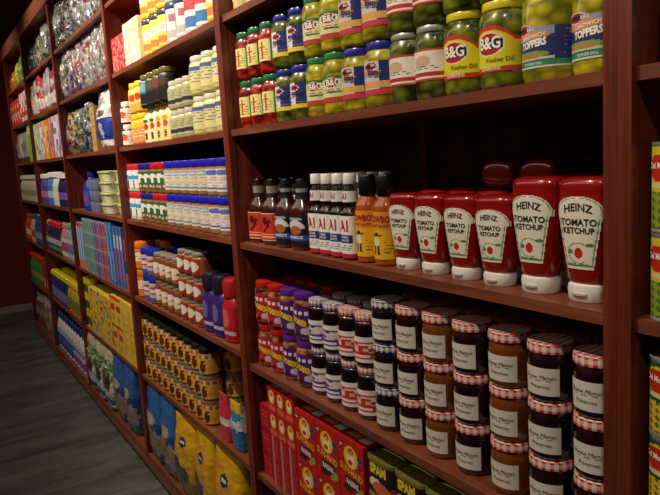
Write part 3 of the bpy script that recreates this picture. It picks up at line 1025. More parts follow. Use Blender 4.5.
def squeeze(name, lab, body, h=.148, r=.041, capk='g:e0c050', nu=26, nv=30):
    p = Proto(name, 'bottle')
    rows = [(0, r*.85, r*.7, 2.2), (.004, r*.95, r*.78, 2.4), (h*.3, r, r*.8, 2.5), (h*.5, r*.93, r*.76, 2.5), (h*.68, r, r*.8, 2.4), (h*.78, r*.85, r*.7, 2.2), (h*.86, r*.45, r*.45, 2), (h*.88, r*.42, r*.42, 2)]
    p.part('squeeze_body', Geo().loft(rows, body, 22))
    p.part('cap', Geo().loft([(h*.87, r*.46, r*.46, 2), (h*.96, r*.44, r*.44, 2), (h, r*.3, r*.3, 2)], capk, 16))
    p.part('label', Geo().wrap(rows, h*.06, h*.78, 2.6, lab, nu, nv))
    return p


def swoosh(c1, c2):
    def f(u, v):
        if ell(u, v, .42, .58, .15, .13): return c1
        if ell(u, v, .4, .8, .2, .07): return c2
        if abs(u-.42) < .09 and .08 < v < .34: return 'p:3a2c20' if math.sin(v*60) > -.5 else c2
        return None
    return f


sq1 = squeeze('salad_cream_bottle', swoosh('p:b83024', 'p:3c7838'), 'g:e4d9a4', capk='g:e0d8a8')
sq2 = squeeze('salad_cream_bottle', swoosh('p:c8483c', 'p:d8a040'), 'g:e8d690', capk='g:d8b060')
RZ[0] = .3
stock(lambda i, l: sq1 if i < 2 else sq2, [-2.882, -2.796, -2.71, -2.624], .07, z, 'cream squeeze bottle with red swoosh', 'cream squeeze bottles')
dk = [pj2('dark_sauce_jar', .041, .14, .02, 'g:6a6020', 'b:241c18', simple_label(c, [('r', .5, .25, .5, .2, 'p:141414'), ('e', .5, .7, .2, .15, c2)]), lz=(.1, .82)) for c, c2 in
      (('p:34708c', 'p:80a0a8'), ('p:30302c', 'p:4a4a40'), ('p:4a2c20', 'p:7a3c28'), ('p:2a241c', 'p:4a3a28'))]
# second tier: dark jars carried on the cream bottles
RZ[0] = .55
stock(lambda i, l: dk[i], [-2.882, -2.796, -2.71, -2.624], .07, z+.1485, 'dark jar resting on top of the cream bottles', 'dark jars on the cream bottles', jit=.1)
my1 = pj2('mayonnaise_jar', .038, .110, .018, 'g:c8c0b4', 'b:ccc488', simple_label('p:b8b48a', [('r', .5, .25, .4, .12, 'p:34304c'), ('s', .5, .65, .35, .2, 'p:8a8668', 3, 1)]), lz=(.12, .72))
my2 = pj2('mayonnaise_jar', .051, .138, .018, 'g:d8d2c8', 'b:e0d890', simple_label('p:d8d08c', [('r', .5, .9, .5, .1, 'p:4c64a0'), ('s', .5, .55, .38, .25, 'p:6a70a0', 4, 1)]), lz=(.15, .72))
stock(my1, [-2.535, -2.457, -2.379], .07, z, 'small mayonnaise jar with grey lid', 'small mayonnaise jars', 2, .111)
stock(my2, [-2.283, -2.177, -2.071], .083, z, 'large mayonnaise jar with white lid and blue band', 'large mayonnaise jars', 2, .139)

z = Z[3]


def pb(lidk, body, pat):
    return pj2('peanut_butter_jar', .0455, .1335, .027, lidk, body, pat, lz=(.14, .72), nk=.93, sh=.06)


white_pb = pb('g:d0202c', 'g:e6e2dc', simple_label('p:e8e4e0', [('r', .5, .72, .5, .16, 'p:3c9cc8'), ('e', .5, .86, .2, .07, 'p:e4e4ea'), ('r', .36, .26, .05, .24, 'p:202428'), ('r', .62, .26, .05, .24, 'p:202428')]))


def pp(u, v):
    k = 'p:2c6844'
    if .08 < v < .24: k = 'p:b83440' if math.sin(u*40) > -.6 else 'p:e0d0c0'
    if ell(u, v, .42, .68, .16, .2) or (abs(u-.38) < .07 and .35 < v < .8): k = 'p:e4e0d4'
    if ell(u, v, .5, .55, .07, .07): k = 'p:2c6844'
    return k


pan_b = pb('g:1c2080', 'b:a8703c', pp); pan_r = pb('g:b81c2c', 'b:a8703c', pp)
sk = pb('g:2020b4', 'b:b0804c', simple_label('p:d9d2b8', [('e', .5, .84, .34, .1, 'p:7c8cb8'), ('e', .5, .82, .3, .07, 'p:c8ccd4'), ('s', .5, .45, .3, .22, 'p:a8a4a8', 4, 2), ('r', .5, .12, .36, .05, 'p:7888b8')]))
sk2 = pb('g:2020b4', 'b:b88c5c', simple_label('p:e2dcd4', [('e', .5, .84, .34, .1, 'p:5c74b8'), ('s', .5, .45, .34, .25, 'p:c09a98', 4, 2), ('r', .5, .12, .36, .05, 'p:5c74b8')]))
stock(white_pb, [-3.226, -3.133], .077, z, 'white peanut butter jar with red lid', 'white jars with red lids', 2, .134)
stock(lambda i, l: pan_b if i < 2 else pan_r, [-3.04, -2.947, -2.854, -2.761], .077, z, 'peanut butter jar with green label', 'peanut butter jars with green labels', 2, .134)
stock(lambda i, l: sk if i < 5 else sk2, span(-2.668, -2.035, 7)if False else [-2.668, -2.575, -2.482, -2.389, -2.296, -2.203, -2.110], .077, z,
      'peanut butter jar with blue lid and cream label', 'peanut butter jars with blue lids', 2, .134)
stock(sk, [-2.56, -2.46, -2.36, -2.26, -2.16], .175, z, 'blue lidded peanut butter jar in the row behind', 'peanut butter jars behind', 2, .134)

z = Z[2]
og = pj2('cheese_snack_tub', .045, .138, .03, 'g:e07818', 'g:d8701c', simple_label('p:dc7c28', [('e', .5, .55, .3, .25, 'p:e8dcd0'), ('s', .5, .5, .3, .2, 'p:c03028', 3, 1)]), lz=(.06, .76), nk=.95, sh=.05, cat='tub')
bj = pj2('fluff_jar', .045, .128, .03, 'g:1c2c9c', 'b:c8b0a0', simple_label('p:b8b0b8', [('e', .5, .6, .4, .2, 'p:b83c44'), ('e', .5, .6, .3, .1, 'p:d8d0d0'), ('r', .5, .12, .5, .12, 'p:4858a0')]), lz=(.06, .74), nk=.95, sh=.05)
hz = pj2('gravy_jar', .041, .124, .014, 'm:b0a898', 'b:7a4820', simple_label('p:a03428', [('e', .42, .72, .22, .2, 'p:e0d8c8'), ('e', .42, .36, .2, .16, 'p:d8c8a8'), ('r', .5, .08, .5, .08, 'p:8a5a28')]), lz=(.14, .72))
hz2 = pj2('gravy_jar', .041, .098, .014, 'm:b0a898', 'b:8a5228', simple_label('p:98301f', [('e', .38, .55, .2, .36, 'p:e0d8c8'), ('r', .8, .5, .15, .5, 'p:a85c34')]), lz=(.14, .72))
stock(og, [-3.228], .077, z, 'orange tub at the left end of the gravy shelf', 'orange tubs', 2, .1385)
stock(og, [-3.225, -3.13], .175, z, 'orange tub in the row behind', 'orange tubs behind', 2, .1385)
stock(bj, [-3.132, -3.038], .077, z, 'jar with royal blue lid beside the orange tub', 'jars with royal blue lids', 2, .1285)
stock(bj, [-3.03, -2.935], .175, z, 'royal blue lidded jar in the row behind', 'blue lidded jars behind', 2, .1285)
stock(hz, [-2.945, -2.861, -2.777, -2.693], .073, z, 'brown gravy jar with chrome lid, taller kind', 'taller gravy jars', 2, .1245)
stock(hz2, [-2.607, -2.523, -2.439], .073, z, 'brown gravy jar with chrome lid, short kind', 'short gravy jars', 3, .0985)
stock(hz, [-2.84, -2.75, -2.66, -2.57], .165, z, 'brown gravy jar in the row behind', 'gravy jars behind', 2, .1245)


def pouch_bottle(c, capk):
    p = Proto('squeeze_bottle', 'bottle')
    rows = [(0, .036, .028, 3), (.005, .043, .034, 3), (.06, .046, .036, 3), (.13, .045, .035, 2.8), (.155, .038, .03, 2.4), (.165, .03, .026, 2)]
    p.part('squeeze_body', Geo().loft(rows, 'g:'+c, 24))
    p.part('label', Geo().wrap(rows, .02, .135, 2.4, simple_label('p:'+c, [('e', .4, .6, .2, .3, 'p:6c5ca0' if c[0] == '3' else 'p:d05a50'), ('r', .5, .12, .35, .06, 'p:b8a8c0')]), 22, 26))
    p.part('cap', Geo().loft([(.16, .032, .03, 2), (.165, .038, .036, 2), (.215, .04, .037, 2), (.228, .034, .03, 2), (.232, .024, .02, 2)], capk, 24))
    return p


RZ[0] = .15
stock(lambda i, l: pouch_bottle('3a2474', 'g:20182c'), [-2.345, -2.247], .072, z, 'purple jelly squeeze bottle with dark cap', 'purple squeeze bottles')
stock(pouch_bottle('b41c28', 'g:a01c24'), [-2.148], .072, z, 'red jelly squeeze bottle with red cap', 'red squeeze bottle')

z = Z[1]


RZ[0] = .75


def gravy(u, v):
    if v > .84: return 'p:a04c3c' if math.sin(u*38) > -.4 else 'p:c8b8a8'
    if v < .06: return 'p:8a3a24'
    if ell(u, v, .41, .36, .085, .28) or ell(u, v, .43, .66, .055, .09): return 'p:5a2c1a'
    if ell(u, v, .6, .3, .08, .12): return 'p:c8903c'
    return 'p:dca830'


yg = pj2('yellow_sauce_jar', .0425, .1035, .016, 'm:a09890', 'b:b07820', gravy, lz=(.05, .8), nk=.9, sh=.06, ang=4)
ygb = pj2('yellow_sauce_jar', .0425, .1135, .022, 'g:14201a', 'b:b07820', gravy, lz=(.05, .76), nk=.9, sh=.06, ang=4)
stock(lambda i, l: ygb if l == 2 else yg, [-3.232+.0865*k for k in range(10)], .075, z, 'yellow labelled jar with brown figure', 'yellow labelled jars', 3, .104)
stock(lambda i, l: ygb if l == 2 else yg, [-3.19+.0865*k for k in range(10)], .168, z, 'yellow labelled jar in the row behind', 'yellow labelled jars behind', 3, .104)


def bag(name, w_, d, h, pat, seed, fold='pinch', cr=.012, cat='bag', seg=40, nr=30, lean=0.0):
    p = Proto(name, cat)
    rows = []
    for j in range(nr+1):
        t = j/nr
        wa = w_/2*(.93+.07*min(1, t*6))*(1-.05*max(0, (t-.75)/.25))
        da = d/2*(.9+.25*sin(pi*min(1, t*1.1))) if t < .72 else d/2*(1.08*(1-((t-.72)/.28))**.8+.05)
        if t < .04:
            wa *= .9; da *= .85
        fy = -(d/2-da)*.75 if t > .72 else 0
        rows.append((h*t, wa, max(.003, da), 4.2, lean*t*t+fy))
    g = Geo().loft(rows, lambda u, zz: pat(u, zz/h), seg, crinkle=cr, seed=seed)
    # keep the bag on the shelf: nothing may dip below its base
    g.v = [(x, y, max(0, zz)) for x, y, zz in g.v]
    p.part('bag', g)
    return p


def pack(c1, c2, c3):
    return simple_label(c1, [('r', .5, .88, .5, .12, c2), ('e', .5, .66, .3, .12, c3), ('r', .5, .42, .4, .06, 'f:d8d4d0'), ('r', .5, .12, .5, .12, c2)])


stock(bag('treat_pouch', .088, .05, .185, pack('f:c8405c', 'f:c83058', 'f:d02c3c'), 3, cr=.004, nr=20, seg=28), [-2.262], .062, z, 'pink and red treat pouch beside the yellow jars', 'treat pouches')
stock(bag('treat_pouch', .088, .05, .185, simple_label('f:c9d0d4', [('r', .5, .2, .5, .22, 'f:2c70a8'), ('r', .5, .9, .5, .1, 'f:d8b030'), ('e', .5, .72, .35, .1, 'f:3088b0'), ('s', .5, .5, .4, .1, 'f:205888', 3, 1)]), 5, cr=.004, nr=20, seg=28),
      [-2.150], .062, z, 'blue and white treat pouch with yellow top', 'treat pouches')
gb = pj2('drinks_bottle', .036, .27, .03, 'g:8a8a80', 'b:70706c', simple_label('p:a8a49c', [('r', .5, .6, .3, .2, 'p:4c5c88'), ('r', .5, .1, .5, .1, 'p:8a3c30')]), nk=.4, sh=.3, cat='bottle')
stock(gb, [-2.13], .16, z, 'grey labelled bottle behind the blue treat pouch', 'grey labelled bottle')

z = Z[0]


def dogblue(u, v):
    k = 'f:2c62a4' if v > .55 else 'f:24467c'
    if ell(u, v, .36, .36, .24, .2): k = 'f:a8743c'
    if ell(u, v, .66, .3, .17, .16): k = 'f:8c8078'
    if ell(u, v, .4, .6, .28, .07): k = 'f:b0a898'
    if v < .1: k = 'f:24603c'
    return k


def dogyellow(u, v):
    k = 'f:d2a018'
    if ell(u, v, .5, .7, .1, .065): k = 'f:1c2850'
    if abs(u-.5) < .06 and abs(v-.7) < .014: k = 'f:d8d4cc'
    if ell(u, v, .40, .22, .24, .22) and v < .4: k = 'f:4c3418'
    if ell(u, v, .34, .4, .09, .1): k = 'f:3c2a18'
    if ell(u, v, .66, .12, .2, .12): k = 'f:7a6038'
    if v < .03: k = 'f:a83020'
    return k


db1 = bag('dog_food_bag', .20, .15, .385, dogblue, 2, cr=.007); db2 = bag('dog_food_bag', .20, .15, .39, dogblue, 9, cr=.008)
stock(lambda i, l: (db1, db2)[i], [-3.17, -2.955], .092, z, 'blue dog food bag beside the yellow ones', 'blue dog food bags, middle section', jit=.1)
dy = [bag('dog_food_bag', .225, .15, h_, dogyellow, s_, cr=.006, lean=.01, seg=64, nr=60) for s_, h_ in ((4, .37), (6, .385), (8, .39))]
stock(lambda i, l: dy[i], [-2.735, -2.50, -2.262], .092, z, 'yellow dog food bag with round navy logo', 'yellow dog food bags', jit=.12)
stock(bag('dog_food_bag', .12, .12, .24, simple_label('f:6a3c1c', [('e', .5, .5, .3, .25, 'f:a06428')]), 12, cr=.01), [-2.078], .10, z, 'brown bag in the dark corner right of the yellow bags', 'brown bag')

# ================================================================== SECTION 3
def clearbag(cols, seed, base='f:c8c6c4'):
    if seed < 100:
        cols = [c.replace('f:', 'c:') for c in cols]; base = base.replace('f:', 'c:')
    bl_ = blotch(seed, cols, 22, 7, base, .72)

    def f(u, v):
        uu = u+.05*sin(v*9+seed)+.015*sin(v*41+seed*2)+.12*v; vv = v+.05*sin(u*13+seed)
        return bl_(uu, vv)
    return f


z = Z[6]
for i, (x, w_, cols) in enumerate(((-4.525, .215, ['f:8a8884', 'f:5c5a58', 'f:b8b4b0', 'f:3c3a3c']), (-4.275, .22, ['f:a09c98', 'f:5a5660', 'f:c8c8cc', 'f:403c40']),
                                   (-4.02, .23, ['f:88849c', 'f:c8c4c4', 'f:5c6478', 'f:a8a4a4']), (-3.755, .23, ['f:c8c4cc', 'f:4c6ca0', 'f:a85060', 'f:d8d4d4']), (-3.48, .19, ['f:a8a4a8', 'f:c8c4c0', 'f:6c6870']))):
    stock(bag('plastic_bag', w_, .18, .285, clearbag(cols, 30+i), 30+i, cr=.014, nr=40, seg=52), [x], .125, z,
          ('grey clear plastic bag', 'silver crinkled plastic bag', 'violet tinted plastic bag', 'clear plastic bag with blue and red print', 'narrow clear plastic bag')[i]+' on the topmost visible shelf', 'plastic bags on the top shelf', jit=.06)
z = Z[5]
for i, (x, w_, cols) in enumerate(((-4.545, .165, ['f:e0dce0', 'f:c8d060', 'f:3c78c0', 'f:e8e8e8']), (-4.355, .17, ['f:b8485c', 'f:5c5c7c', 'f:d8d0d4', 'f:484460']),
                                   (-4.155, .18, ['f:4c4c6c', 'f:c8404c', 'f:d8d4d8', 'f:7c88a8']), (-3.93, .21, ['f:d04850', 'f:e8dcdc', 'f:7c90b8', 'f:d8d8dc']), (-3.69, .20, ['f:e8e4e4', 'f:c86878', 'f:b8c0c8', 'f:a0b890']), (-3.47, .17, ['f:e4e0dc', 'f:c8d0c0', 'f:d89898']))):
    stock(bag('plastic_bag', w_, .16, .30, clearbag(cols, 50+i, 'f:dcd8d8'), 50+i, cr=.014, nr=40, seg=52), [x], .125, z,
          ('white crinkled bag with yellow and blue print', 'dark and pink crinkled bag', 'slate blue crinkled bag', 'bright red and white crinkled bag', 'mostly white crinkled bag with pink print', 'narrow white crinkled bag by the upright')[i]+', second shelf down', 'crinkled bags on the second shelf', jit=.06)
z = Z[4]
for i, (x, w_, h_, cols) in enumerate(((-4.505, .225, .27, ['f:c84450', 'f:d8d4d4', 'f:48505c', 'f:e8d040']), (-4.265, .20, .27, ['f:e0cc30', 'f:28383c', 'f:3c8078', 'f:b87830']), (-4.055, .165, .29, ['f:245448', 'f:2c6458', 'f:88a8a0', 'f:1c3c38']))):
    stock(bag('grocery_bag', w_, .15, h_, clearbag(cols, 70+i, 'f:b8b8b4'), 70+i, cr=.02), [x], .12, z,
          ('crinkled bag with red and white contents', 'crinkled bag with yellow and dark contents', 'teal crinkled bag')[i]+' beside the cardboard', 'crinkled bags beside the cardboard', jit=.15)
place(carton('cardboard_sleeve', .10, .25, .14, 'p:b08850', simple_label('p:b48c54', [('s', .5, .5, .3, .4, 'p:8a6438', 6, 1)])), -3.885, .045, z+.0004, 'brown cardboard sleeve between teal bag and white pack')


def napkin(u, v):
    if .18 < v < .52 and .1 < u < .95:
        if ell(u, v, .5, .34, .1, .13): return 'f:dcdce4'
        return 'f:2040a0'
    if ell(u, v, .45, .8, .2, .1): return 'f:a8b0ac'
    if .58 < v < .66 and abs(u-.5) < .14: return 'f:6c6c6c'
    return 'f:e4e2de'


stock(bag('napkin_pack', .30, .2, .305, napkin, 80, cr=.012), [-3.62], .135, z, 'big white wrapped pack with blue square label', 'white wrapped pack', jit=.05)

z = Z[3]
jug = Proto('cleaner_jug', 'jug')
rows = [(0, .07, .05, 3), (.005, .078, .056, 3), (.13, .078, .056, 3), (.17, .06, .045, 2.5), (.2, .026, .026, 2), (.215, .024, .024, 2)]
jug.part('plastic_body', Geo().loft(rows, 'g:2434a4', 24))
jug.part('cap', Geo().loft([(.21, .028, .028, 2), (.24, .027, .027, 2)], 'g:20287c', 18))
jug.part('label', Geo().wrap(rows, .03, .12, 1.6, simple_label('p:3c50b8', [('e', .5, .5, .25, .25, 'p:b83c4c')]), 12, 12))
place(jug, -4.30, .10, z+.0004, 'royal blue plastic jug standing left of the grey tumblers')
tub = Proto('tumbler', 'cup')
tub.part('tumbler_body', Geo().loft([(0, .036, .036, 2), (.003, .038, .038, 2), (.062, .043, .043, 2), (.064, .045, .045, 2), (.0645, .042, .042, 2), (.02, .038, .038, 2)], 'g:8088a8', 24, c1=True))
tub2 = Proto('tumbler', 'cup')
tub2.part('tumbler_body', Geo().loft([(0, .036, .036, 2), (.003, .038, .038, 2), (.062, .043, .043, 2), (.064, .045, .045, 2), (.0645, .042, .042, 2), (.02, .038, .038, 2)], 'g:30409c', 24, c1=True))
stock(tub, [-4.15, -4.055], .085, z, 'grey blue plastic tumbler', 'plastic tumblers in stacks', 3, .066)
wip = Proto('food_container', 'container')
rows = [(0, .082, .06, 4), (.004, .088, .066, 4), (.05, .096, .072, 4)]
wip.part('tub_body', Geo().loft(rows, lambda u, v: 'g:dcdcc0' if v > .012 and u > .55 else 'g:c4cc84', 36))
wip.part('lid', Geo().loft([(.048, .099, .075, 4), (.05, .1, .076, 4), (.058, .1, .076, 4), (.060, .094, .07, 4)], 'g:d4dc98', 36))
stock(wip, [-3.80], .11, z, 'pale green lidded food container', 'pale green food containers', 4, .0603, jit=.04)
stock(wip, [-3.56], .14, z, 'pale green lidded food container near the upright', 'pale green food containers near the upright', 4, .0603, jit=.04)

z = Z[2]


def zpat(c):
    def f(u, v):
        if v > .94: return 'p:a4a8b0'
        d = (u-.5)+(v-.45)*.6
        if abs(d) < .12 and .12 < v < .8: return 'p:24487c'
        if .76 < v < .86: return 'p:4470a8' if u < .75 else 'p:98a0b8'
        return c
    return f


fb = carton('freezer_bag_box', .064, .30, .12, 'p:7898b8', simple_label('p:88a8c4', [('r', .3, .6, .14, .4, 'p:c8d4dc'), ('r', .72, .55, .1, .4, 'p:3c6ca8'), ('r', .5, .06, .5, .12, 'p:d8783c'), ('r', .5, .96, .5, .04, 'p:c83c3c')]))
stock(fb, [-4.575, -4.508, -4.441], .03, z, 'tall pale blue box beside the left upright', 'tall pale blue boxes')
cc = [zpat(c) for c in ('p:7aa0a0', 'p:8a9c58', 'p:6c98b4', 'p:88a050', 'p:5c84b0', 'p:b0404c', 'p:6088b8', 'p:b83c44', 'p:b85c40')]
zb = [carton('sandwich_bag_box', .066, .084, .12, 'p:5878a0', c, nu=16, nv=18) for c in cc]
stock(lambda i, l: zb[i], [-4.372+.0675*k for k in range(9)], .03, z, 'small sandwich bag box', 'small sandwich bag boxes', 4, .0845, jit=.03)
tb = carton('foil_box', .066, .345, .12, 'p:2868b0', simple_label('p:2c70b8', [('r', .3, .7, .08, .26, 'p:a8c4dc'), ('r', .7, .3, .16, .24, 'p:88a8c8')]))
tp = carton('foil_box', .06, .33, .12, 'p:405c98', simple_label('p:4868a4', [('r', .3, .4, .14, .3, 'p:b83c70'), ('r', .5, .75, .3, .12, 'p:c0c8d8'), ('r', .8, .5, .08, .4, 'p:7890c0')]))
td = carton('foil_box', .06, .31, .12, 'p:30304c', simple_label('p:34344c', [('r', .5, .15, .5, .15, 'p:a86040'), ('r', .5, .7, .25, .2, 'p:a84c7c')]))
stock(tb, [-3.755, -3.686], .03, z, 'tall bright blue foil box', 'tall bright blue boxes')
stock(tp, [-3.615, -3.551, -3.487], .03, z, 'tall blue and pink foil box', 'tall blue and pink boxes')
stock(td, [-3.42], .03, z, 'tall dark box next to the upright', 'tall dark boxes')

z = Z[1]
yc = tin('cleanser_can', .042, .112, bands((.12, 'p:c8b020'), (.55, 'p:2c3c28'), (.68, 'p:4a5c30'), (1, 'p:d8c01c')), 'g:d8c020', nu=16, nv=12)
stock(yc, [-4.585, -4.498], .075, z, 'yellow can with dark green band', 'yellow cans with dark bands', 3, .1125)


def ycart(s_):
    return blotch(s_, ['p:c89c3c', 'p:d8b83c', 'p:a83828', 'p:5c5c8c', 'p:d8bc40', 'p:8a8c70'], 5, 7, 'p:d4b038', .5)


ycs = [carton('trash_bag_carton', .113, .148, .13, 'p:d0b038', ycart(s_), nu=10, nv=14) for s_ in range(5)]
stock(lambda i, l: ycs[(i+2*l) % 5], [-4.385, -4.27, -4.155, -4.04, -3.925], .03, z, 'yellow carton with blue and red print', 'yellow cartons', 2, .149, jit=.01)
yct = [carton('laundry_carton', .114, .165, .13, 'p:d4b440', simple_label('p:d4b440', [('r', .45, .6, .35, .1, 'p:b03828'), ('e', .4, .25, .2, .12, 'p:c87830'), ('r', .5, .95, .5, .05, 'p:c84020')]), nu=14, nv=18)]
stock(yct[0], [-3.803, -3.682], .03, z, 'yellow carton with slanting red mark', 'yellow cartons with red marks', 2, .166)
stock(carton('tall_carton', .112, .33, .13, 'p:d4b03c', simple_label('p:d6b440', [('r', .2, .5, .1, .4, 'p:c89850'), ('s', .6, .5, .3, .3, 'p:b89030', 5, 2)])), [-3.562, -3.446], .03, z, 'tall plain yellow carton by the upright', 'tall plain yellow cartons')

z = Z[0]


def doggreen(u, v):
    k = 'f:d8dcd0'
    if v > .86: k = 'f:c8c8a8'
    if .5 < v < .86: k = ('f:58804a', 'f:6c9048', 'f:b8c098', 'f:3c6034')[int((math.sin(u*19+v*13)+math.sin(v*31-u*8)+2)*.99)]
    if ell(u, v, .4, .5, .2, .16): k = 'f:7a5030'
    if ell(u, v, .6, .46, .12, .12): k = 'f:342c28'
    if .22 < v < .34: k = 'f:d0d0d0' if abs(u-.5) < .25 else 'f:8c8c98'
    if .1 < v < .2: k = 'f:2c4c94'
    if v < .08: k = 'f:3c7c34'
    return k


dg = [bag('dog_food_bag', .215, .16, .38, doggreen, s_, cr=.008, seg=64, nr=50) for s_ in (21, 23, 25)]
stock(lambda i, l: dg[i], [-4.53, -4.305, -4.08], .092, z, 'green and white dog food bag', 'green dog food bags', jit=.1)
stock(lambda i, l: (db1, db2)[i], [-3.85, -3.62], .092, z, 'blue dog food bag next to the green ones', 'blue dog food bags, far section', jit=.1)
stock(db1, [-3.415], .15, z, 'blue dog food bag squeezed against the upright', 'blue dog food bag in the corner') if False else None

# ================================================================== SECTION 4 and 5 (far)
RZ[0] = .25


def sbottle(name, r, h, body, capk, pat, capw=.5, sh=.25, ang=3.6):
    p = Proto(name, 'bottle')
    rows = [(0, r*.9, r*.62, 2.8), (.004, r, r*.7, 2.8), (h*(.85-sh), r, r*.7, 2.8), (h*.78, r*.62, r*.5, 2.4), (h*.86, r*.42, r*.4, 2)]
    p.part('plastic_body', Geo().loft(rows, body, 16))
    p.part('cap', Geo().loft([(h*.85, r*capw, r*capw, 2), (h*.97, r*capw*.95, r*capw*.95, 2), (h, r*capw*.7, r*capw*.7, 2)], capk, 14))
    p.part('label', Geo().wrap(rows, h*.08, h*(.82-sh), ang, pat, 14, 14))
    return p


z = Z[6]
for i, (x, c) in enumerate(((-5.72, ['f:20305c', 'f:384870', 'f:1c2440']), (-5.46, ['f:c8c080', 'f:2c3c70', 'f:a8a878', 'f:d0ccc8']), (-5.18, ['f:a0a880', 'f:2c4478', 'f:c0bca8']), (-4.90, ['f:283c6c', 'f:7c8494', 'f:9ca090']))):
    stock(bag('snack_bag', .215, .14, (.21, .23, .27, .27)[i], clearbag(c, 90+i, c[0]), 90+i, cr=.014), [x], .12, z,
          ('navy crinkled bag', 'pale gold and navy crinkled bag', 'olive and blue crinkled bag', 'blue grey crinkled bag')[i]+', top shelf of far section', 'crinkled bags, far top shelf', jit=.06)
z = Z[5]
fl = ['f:c8a83c', 'f:e4dcd8', 'f:c03840', 'f:c84454', 'f:9a8c90', 'f:a8a0a8', 'f:904058', 'f:c0506c']
nmc = ['mustard yellow', 'white', 'bright red', 'coral red', 'taupe', 'pale grey', 'plum', 'pink']
for i, c in enumerate(fl):
    stock(bag('slim_pouch', .135, .07, .24+.02*(i % 3), simple_label(c, [('r', .5, .25, .4, .13, 'f:e0d8d4'), ('e', .5, .65, .3, .12, 'f:b8b0b0')]), 110+i, cr=.01, nr=18, seg=28), [-5.84+.146*i], .075, z,
          nmc[i]+' slim pouch in the row of coloured pouches', 'coloured slim pouches', jit=.1)
z = Z[4]
far4 = [(-5.80, .20, 'p:a8c080', ['p:8cac50', 'p:d8dcc8', 'p:c8d0b0'], 'green and white carton'), (-5.585, .20, 'p:e4e0da', ['p:e4e0da', 'p:c88890', 'p:c8c8c8'], 'white carton with pink print'),
        (-5.37, .20, 'p:e09030', ['p:e8a030', 'p:d87828', 'p:e8c8a0'], 'orange carton'), (-5.155, .20, 'p:e09838', ['p:e8a840', 'p:d87028', 'p:8870a0'], 'orange and violet carton'),
        (-4.94, .20, 'p:c8b0d0', ['p:d8c8d8', 'p:8868b0', 'p:e4dce0'], 'lilac carton'), (-4.76, .13, 'p:b8a0c0', ['p:a080b8', 'p:e0d8e0'], 'narrow violet carton')]
for i, (x, w_, b_c, cl, nme) in enumerate(far4):
    place(carton('tissue_carton', w_, .285, .15, b_c, blotch(130+i, cl, 5, 7), nu=10, nv=14), x, .03, z+.0004, nme+' on the shelf above the white capped bottles', 'cartons above the white capped bottles')
z = Z[3]
vb = sbottle('detergent_bottle', .05, .24, 'g:5c4c98', 'g:e4e2e0', simple_label('p:4c4488', [('e', .5, .5, .35, .25, 'p:a86a8c')]), .7)
bb = sbottle('detergent_bottle', .05, .25, 'g:4c80c0', 'g:e4e2e0', simple_label('p:3c70b8', [('e', .5, .5, .35, .25, 'p:a0c0d8')]), .7)
wb = sbottle('detergent_bottle', .05, .25, 'g:dcdcd4', 'g:e8e6e0', simple_label('p:c8d4c8', [('e', .5, .5, .3, .2, 'p:e0dcd4')]), .7)
nb = sbottle('detergent_bottle', .05, .24, 'g:28285c', 'g:e8e6e2', simple_label('p:24245c', [('e', .5, .5, .35, .25, 'p:7c58a0')]), .9)
gb2 = sbottle('detergent_bottle', .05, .25, 'g:a8c860', 'g:d88c48', simple_label('p:98c048', [('r', .5, .8, .5, .2, 'p:e0dcd0')]), .7)
seq = [vb, vb, vb, bb, bb, wb, wb, nb, nb, nb, gb2]
sn = {id(vb): 'violet', id(bb): 'sky blue', id(wb): 'white', id(nb): 'navy', id(gb2): 'lime green'}


def runs(seq, names, xs, y, z, noun, where, group):
    i = 0
    while i < len(seq):
        j = i
        while j < len(seq) and seq[j] is seq[i]:
            j += 1
        stock(seq[i], xs[i:j], y, z, names[id(seq[i])]+' '+noun+' '+where, group)
        i = j


runs(seq, sn, span(-5.87, -4.755, 11), .07, z, 'detergent bottle', 'with pale cap, far section', 'detergent bottles with pale caps')
z = Z[2]
rb = sbottle('cleaner_bottle', .05, .25, 'g:2c2434', 'g:c0202c', simple_label('p:3c3458', [('e', .5, .6, .3, .2, 'p:b0a8b8'), ('r', .5, .2, .3, .1, 'p:4c8848')]), .75)
yb = sbottle('cleaner_bottle', .05, .25, 'g:383858', 'g:c8a83c', simple_label('p:4c4c78', [('e', .5, .6, .3, .2, 'p:a8a0b0')]), .5)
pk = sbottle('cleaner_bottle', .05, .26, 'g:c87c84', 'g:c86c70', simple_label('p:d8c8d0', [('e', .5, .5, .35, .3, 'p:b8485c')]), .5)
cy = sbottle('cleaner_bottle', .05, .27, 'g:7c9cb8', 'g:3cb848', simple_label('p:a8bcc8', [('e', .5, .5, .3, .3, 'p:5c80a8')]), .55)
seq = [yb, rb, rb, rb, rb, rb, pk, pk, cy, cy, cy]
sn = {id(rb): 'dark bottle with red cap', id(yb): 'dark bottle with yellow cap', id(pk): 'pink bottle', id(cy): 'pale blue bottle with green cap'}
runs(seq, sn, span(-5.87, -4.755, 11), .07, z, 'of cleaner', 'in far section', 'cleaner bottles with coloured caps')
z = Z[1]
yb1 = sbottle('dish_soap_bottle', .045, .24, 'g:24306c', 'g:d8c81c', simple_label('p:5c5c90', [('s', .5, .5, .45, .4, 'p:a8a0b8', 4, 1), ('r', .5, .9, .5, .1, 'p:28305c')]), .8)
yb2 = sbottle('dish_soap_bottle', .045, .24, 'g:c0a828', 'g:d8c81c', simple_label('p:b8a830', [('e', .5, .5, .3, .3, 'p:6c7c3c'), ('r', .5, .1, .5, .1, 'p:a85830')]), .8)
stock(yb1, span(-5.88, -5.28, 7), .065, z, 'dark blue dish soap bottle with yellow cap', 'blue dish soap bottles')
stock(yb2, span(-5.18, -4.78, 5), .065, z, 'yellow dish soap bottle with yellow cap', 'yellow dish soap bottles')
stock(yb1, span(-5.88, -5.28, 7), .15, z, 'dark blue dish soap bottle in the row behind', 'blue dish soap bottles behind')
z = Z[0]
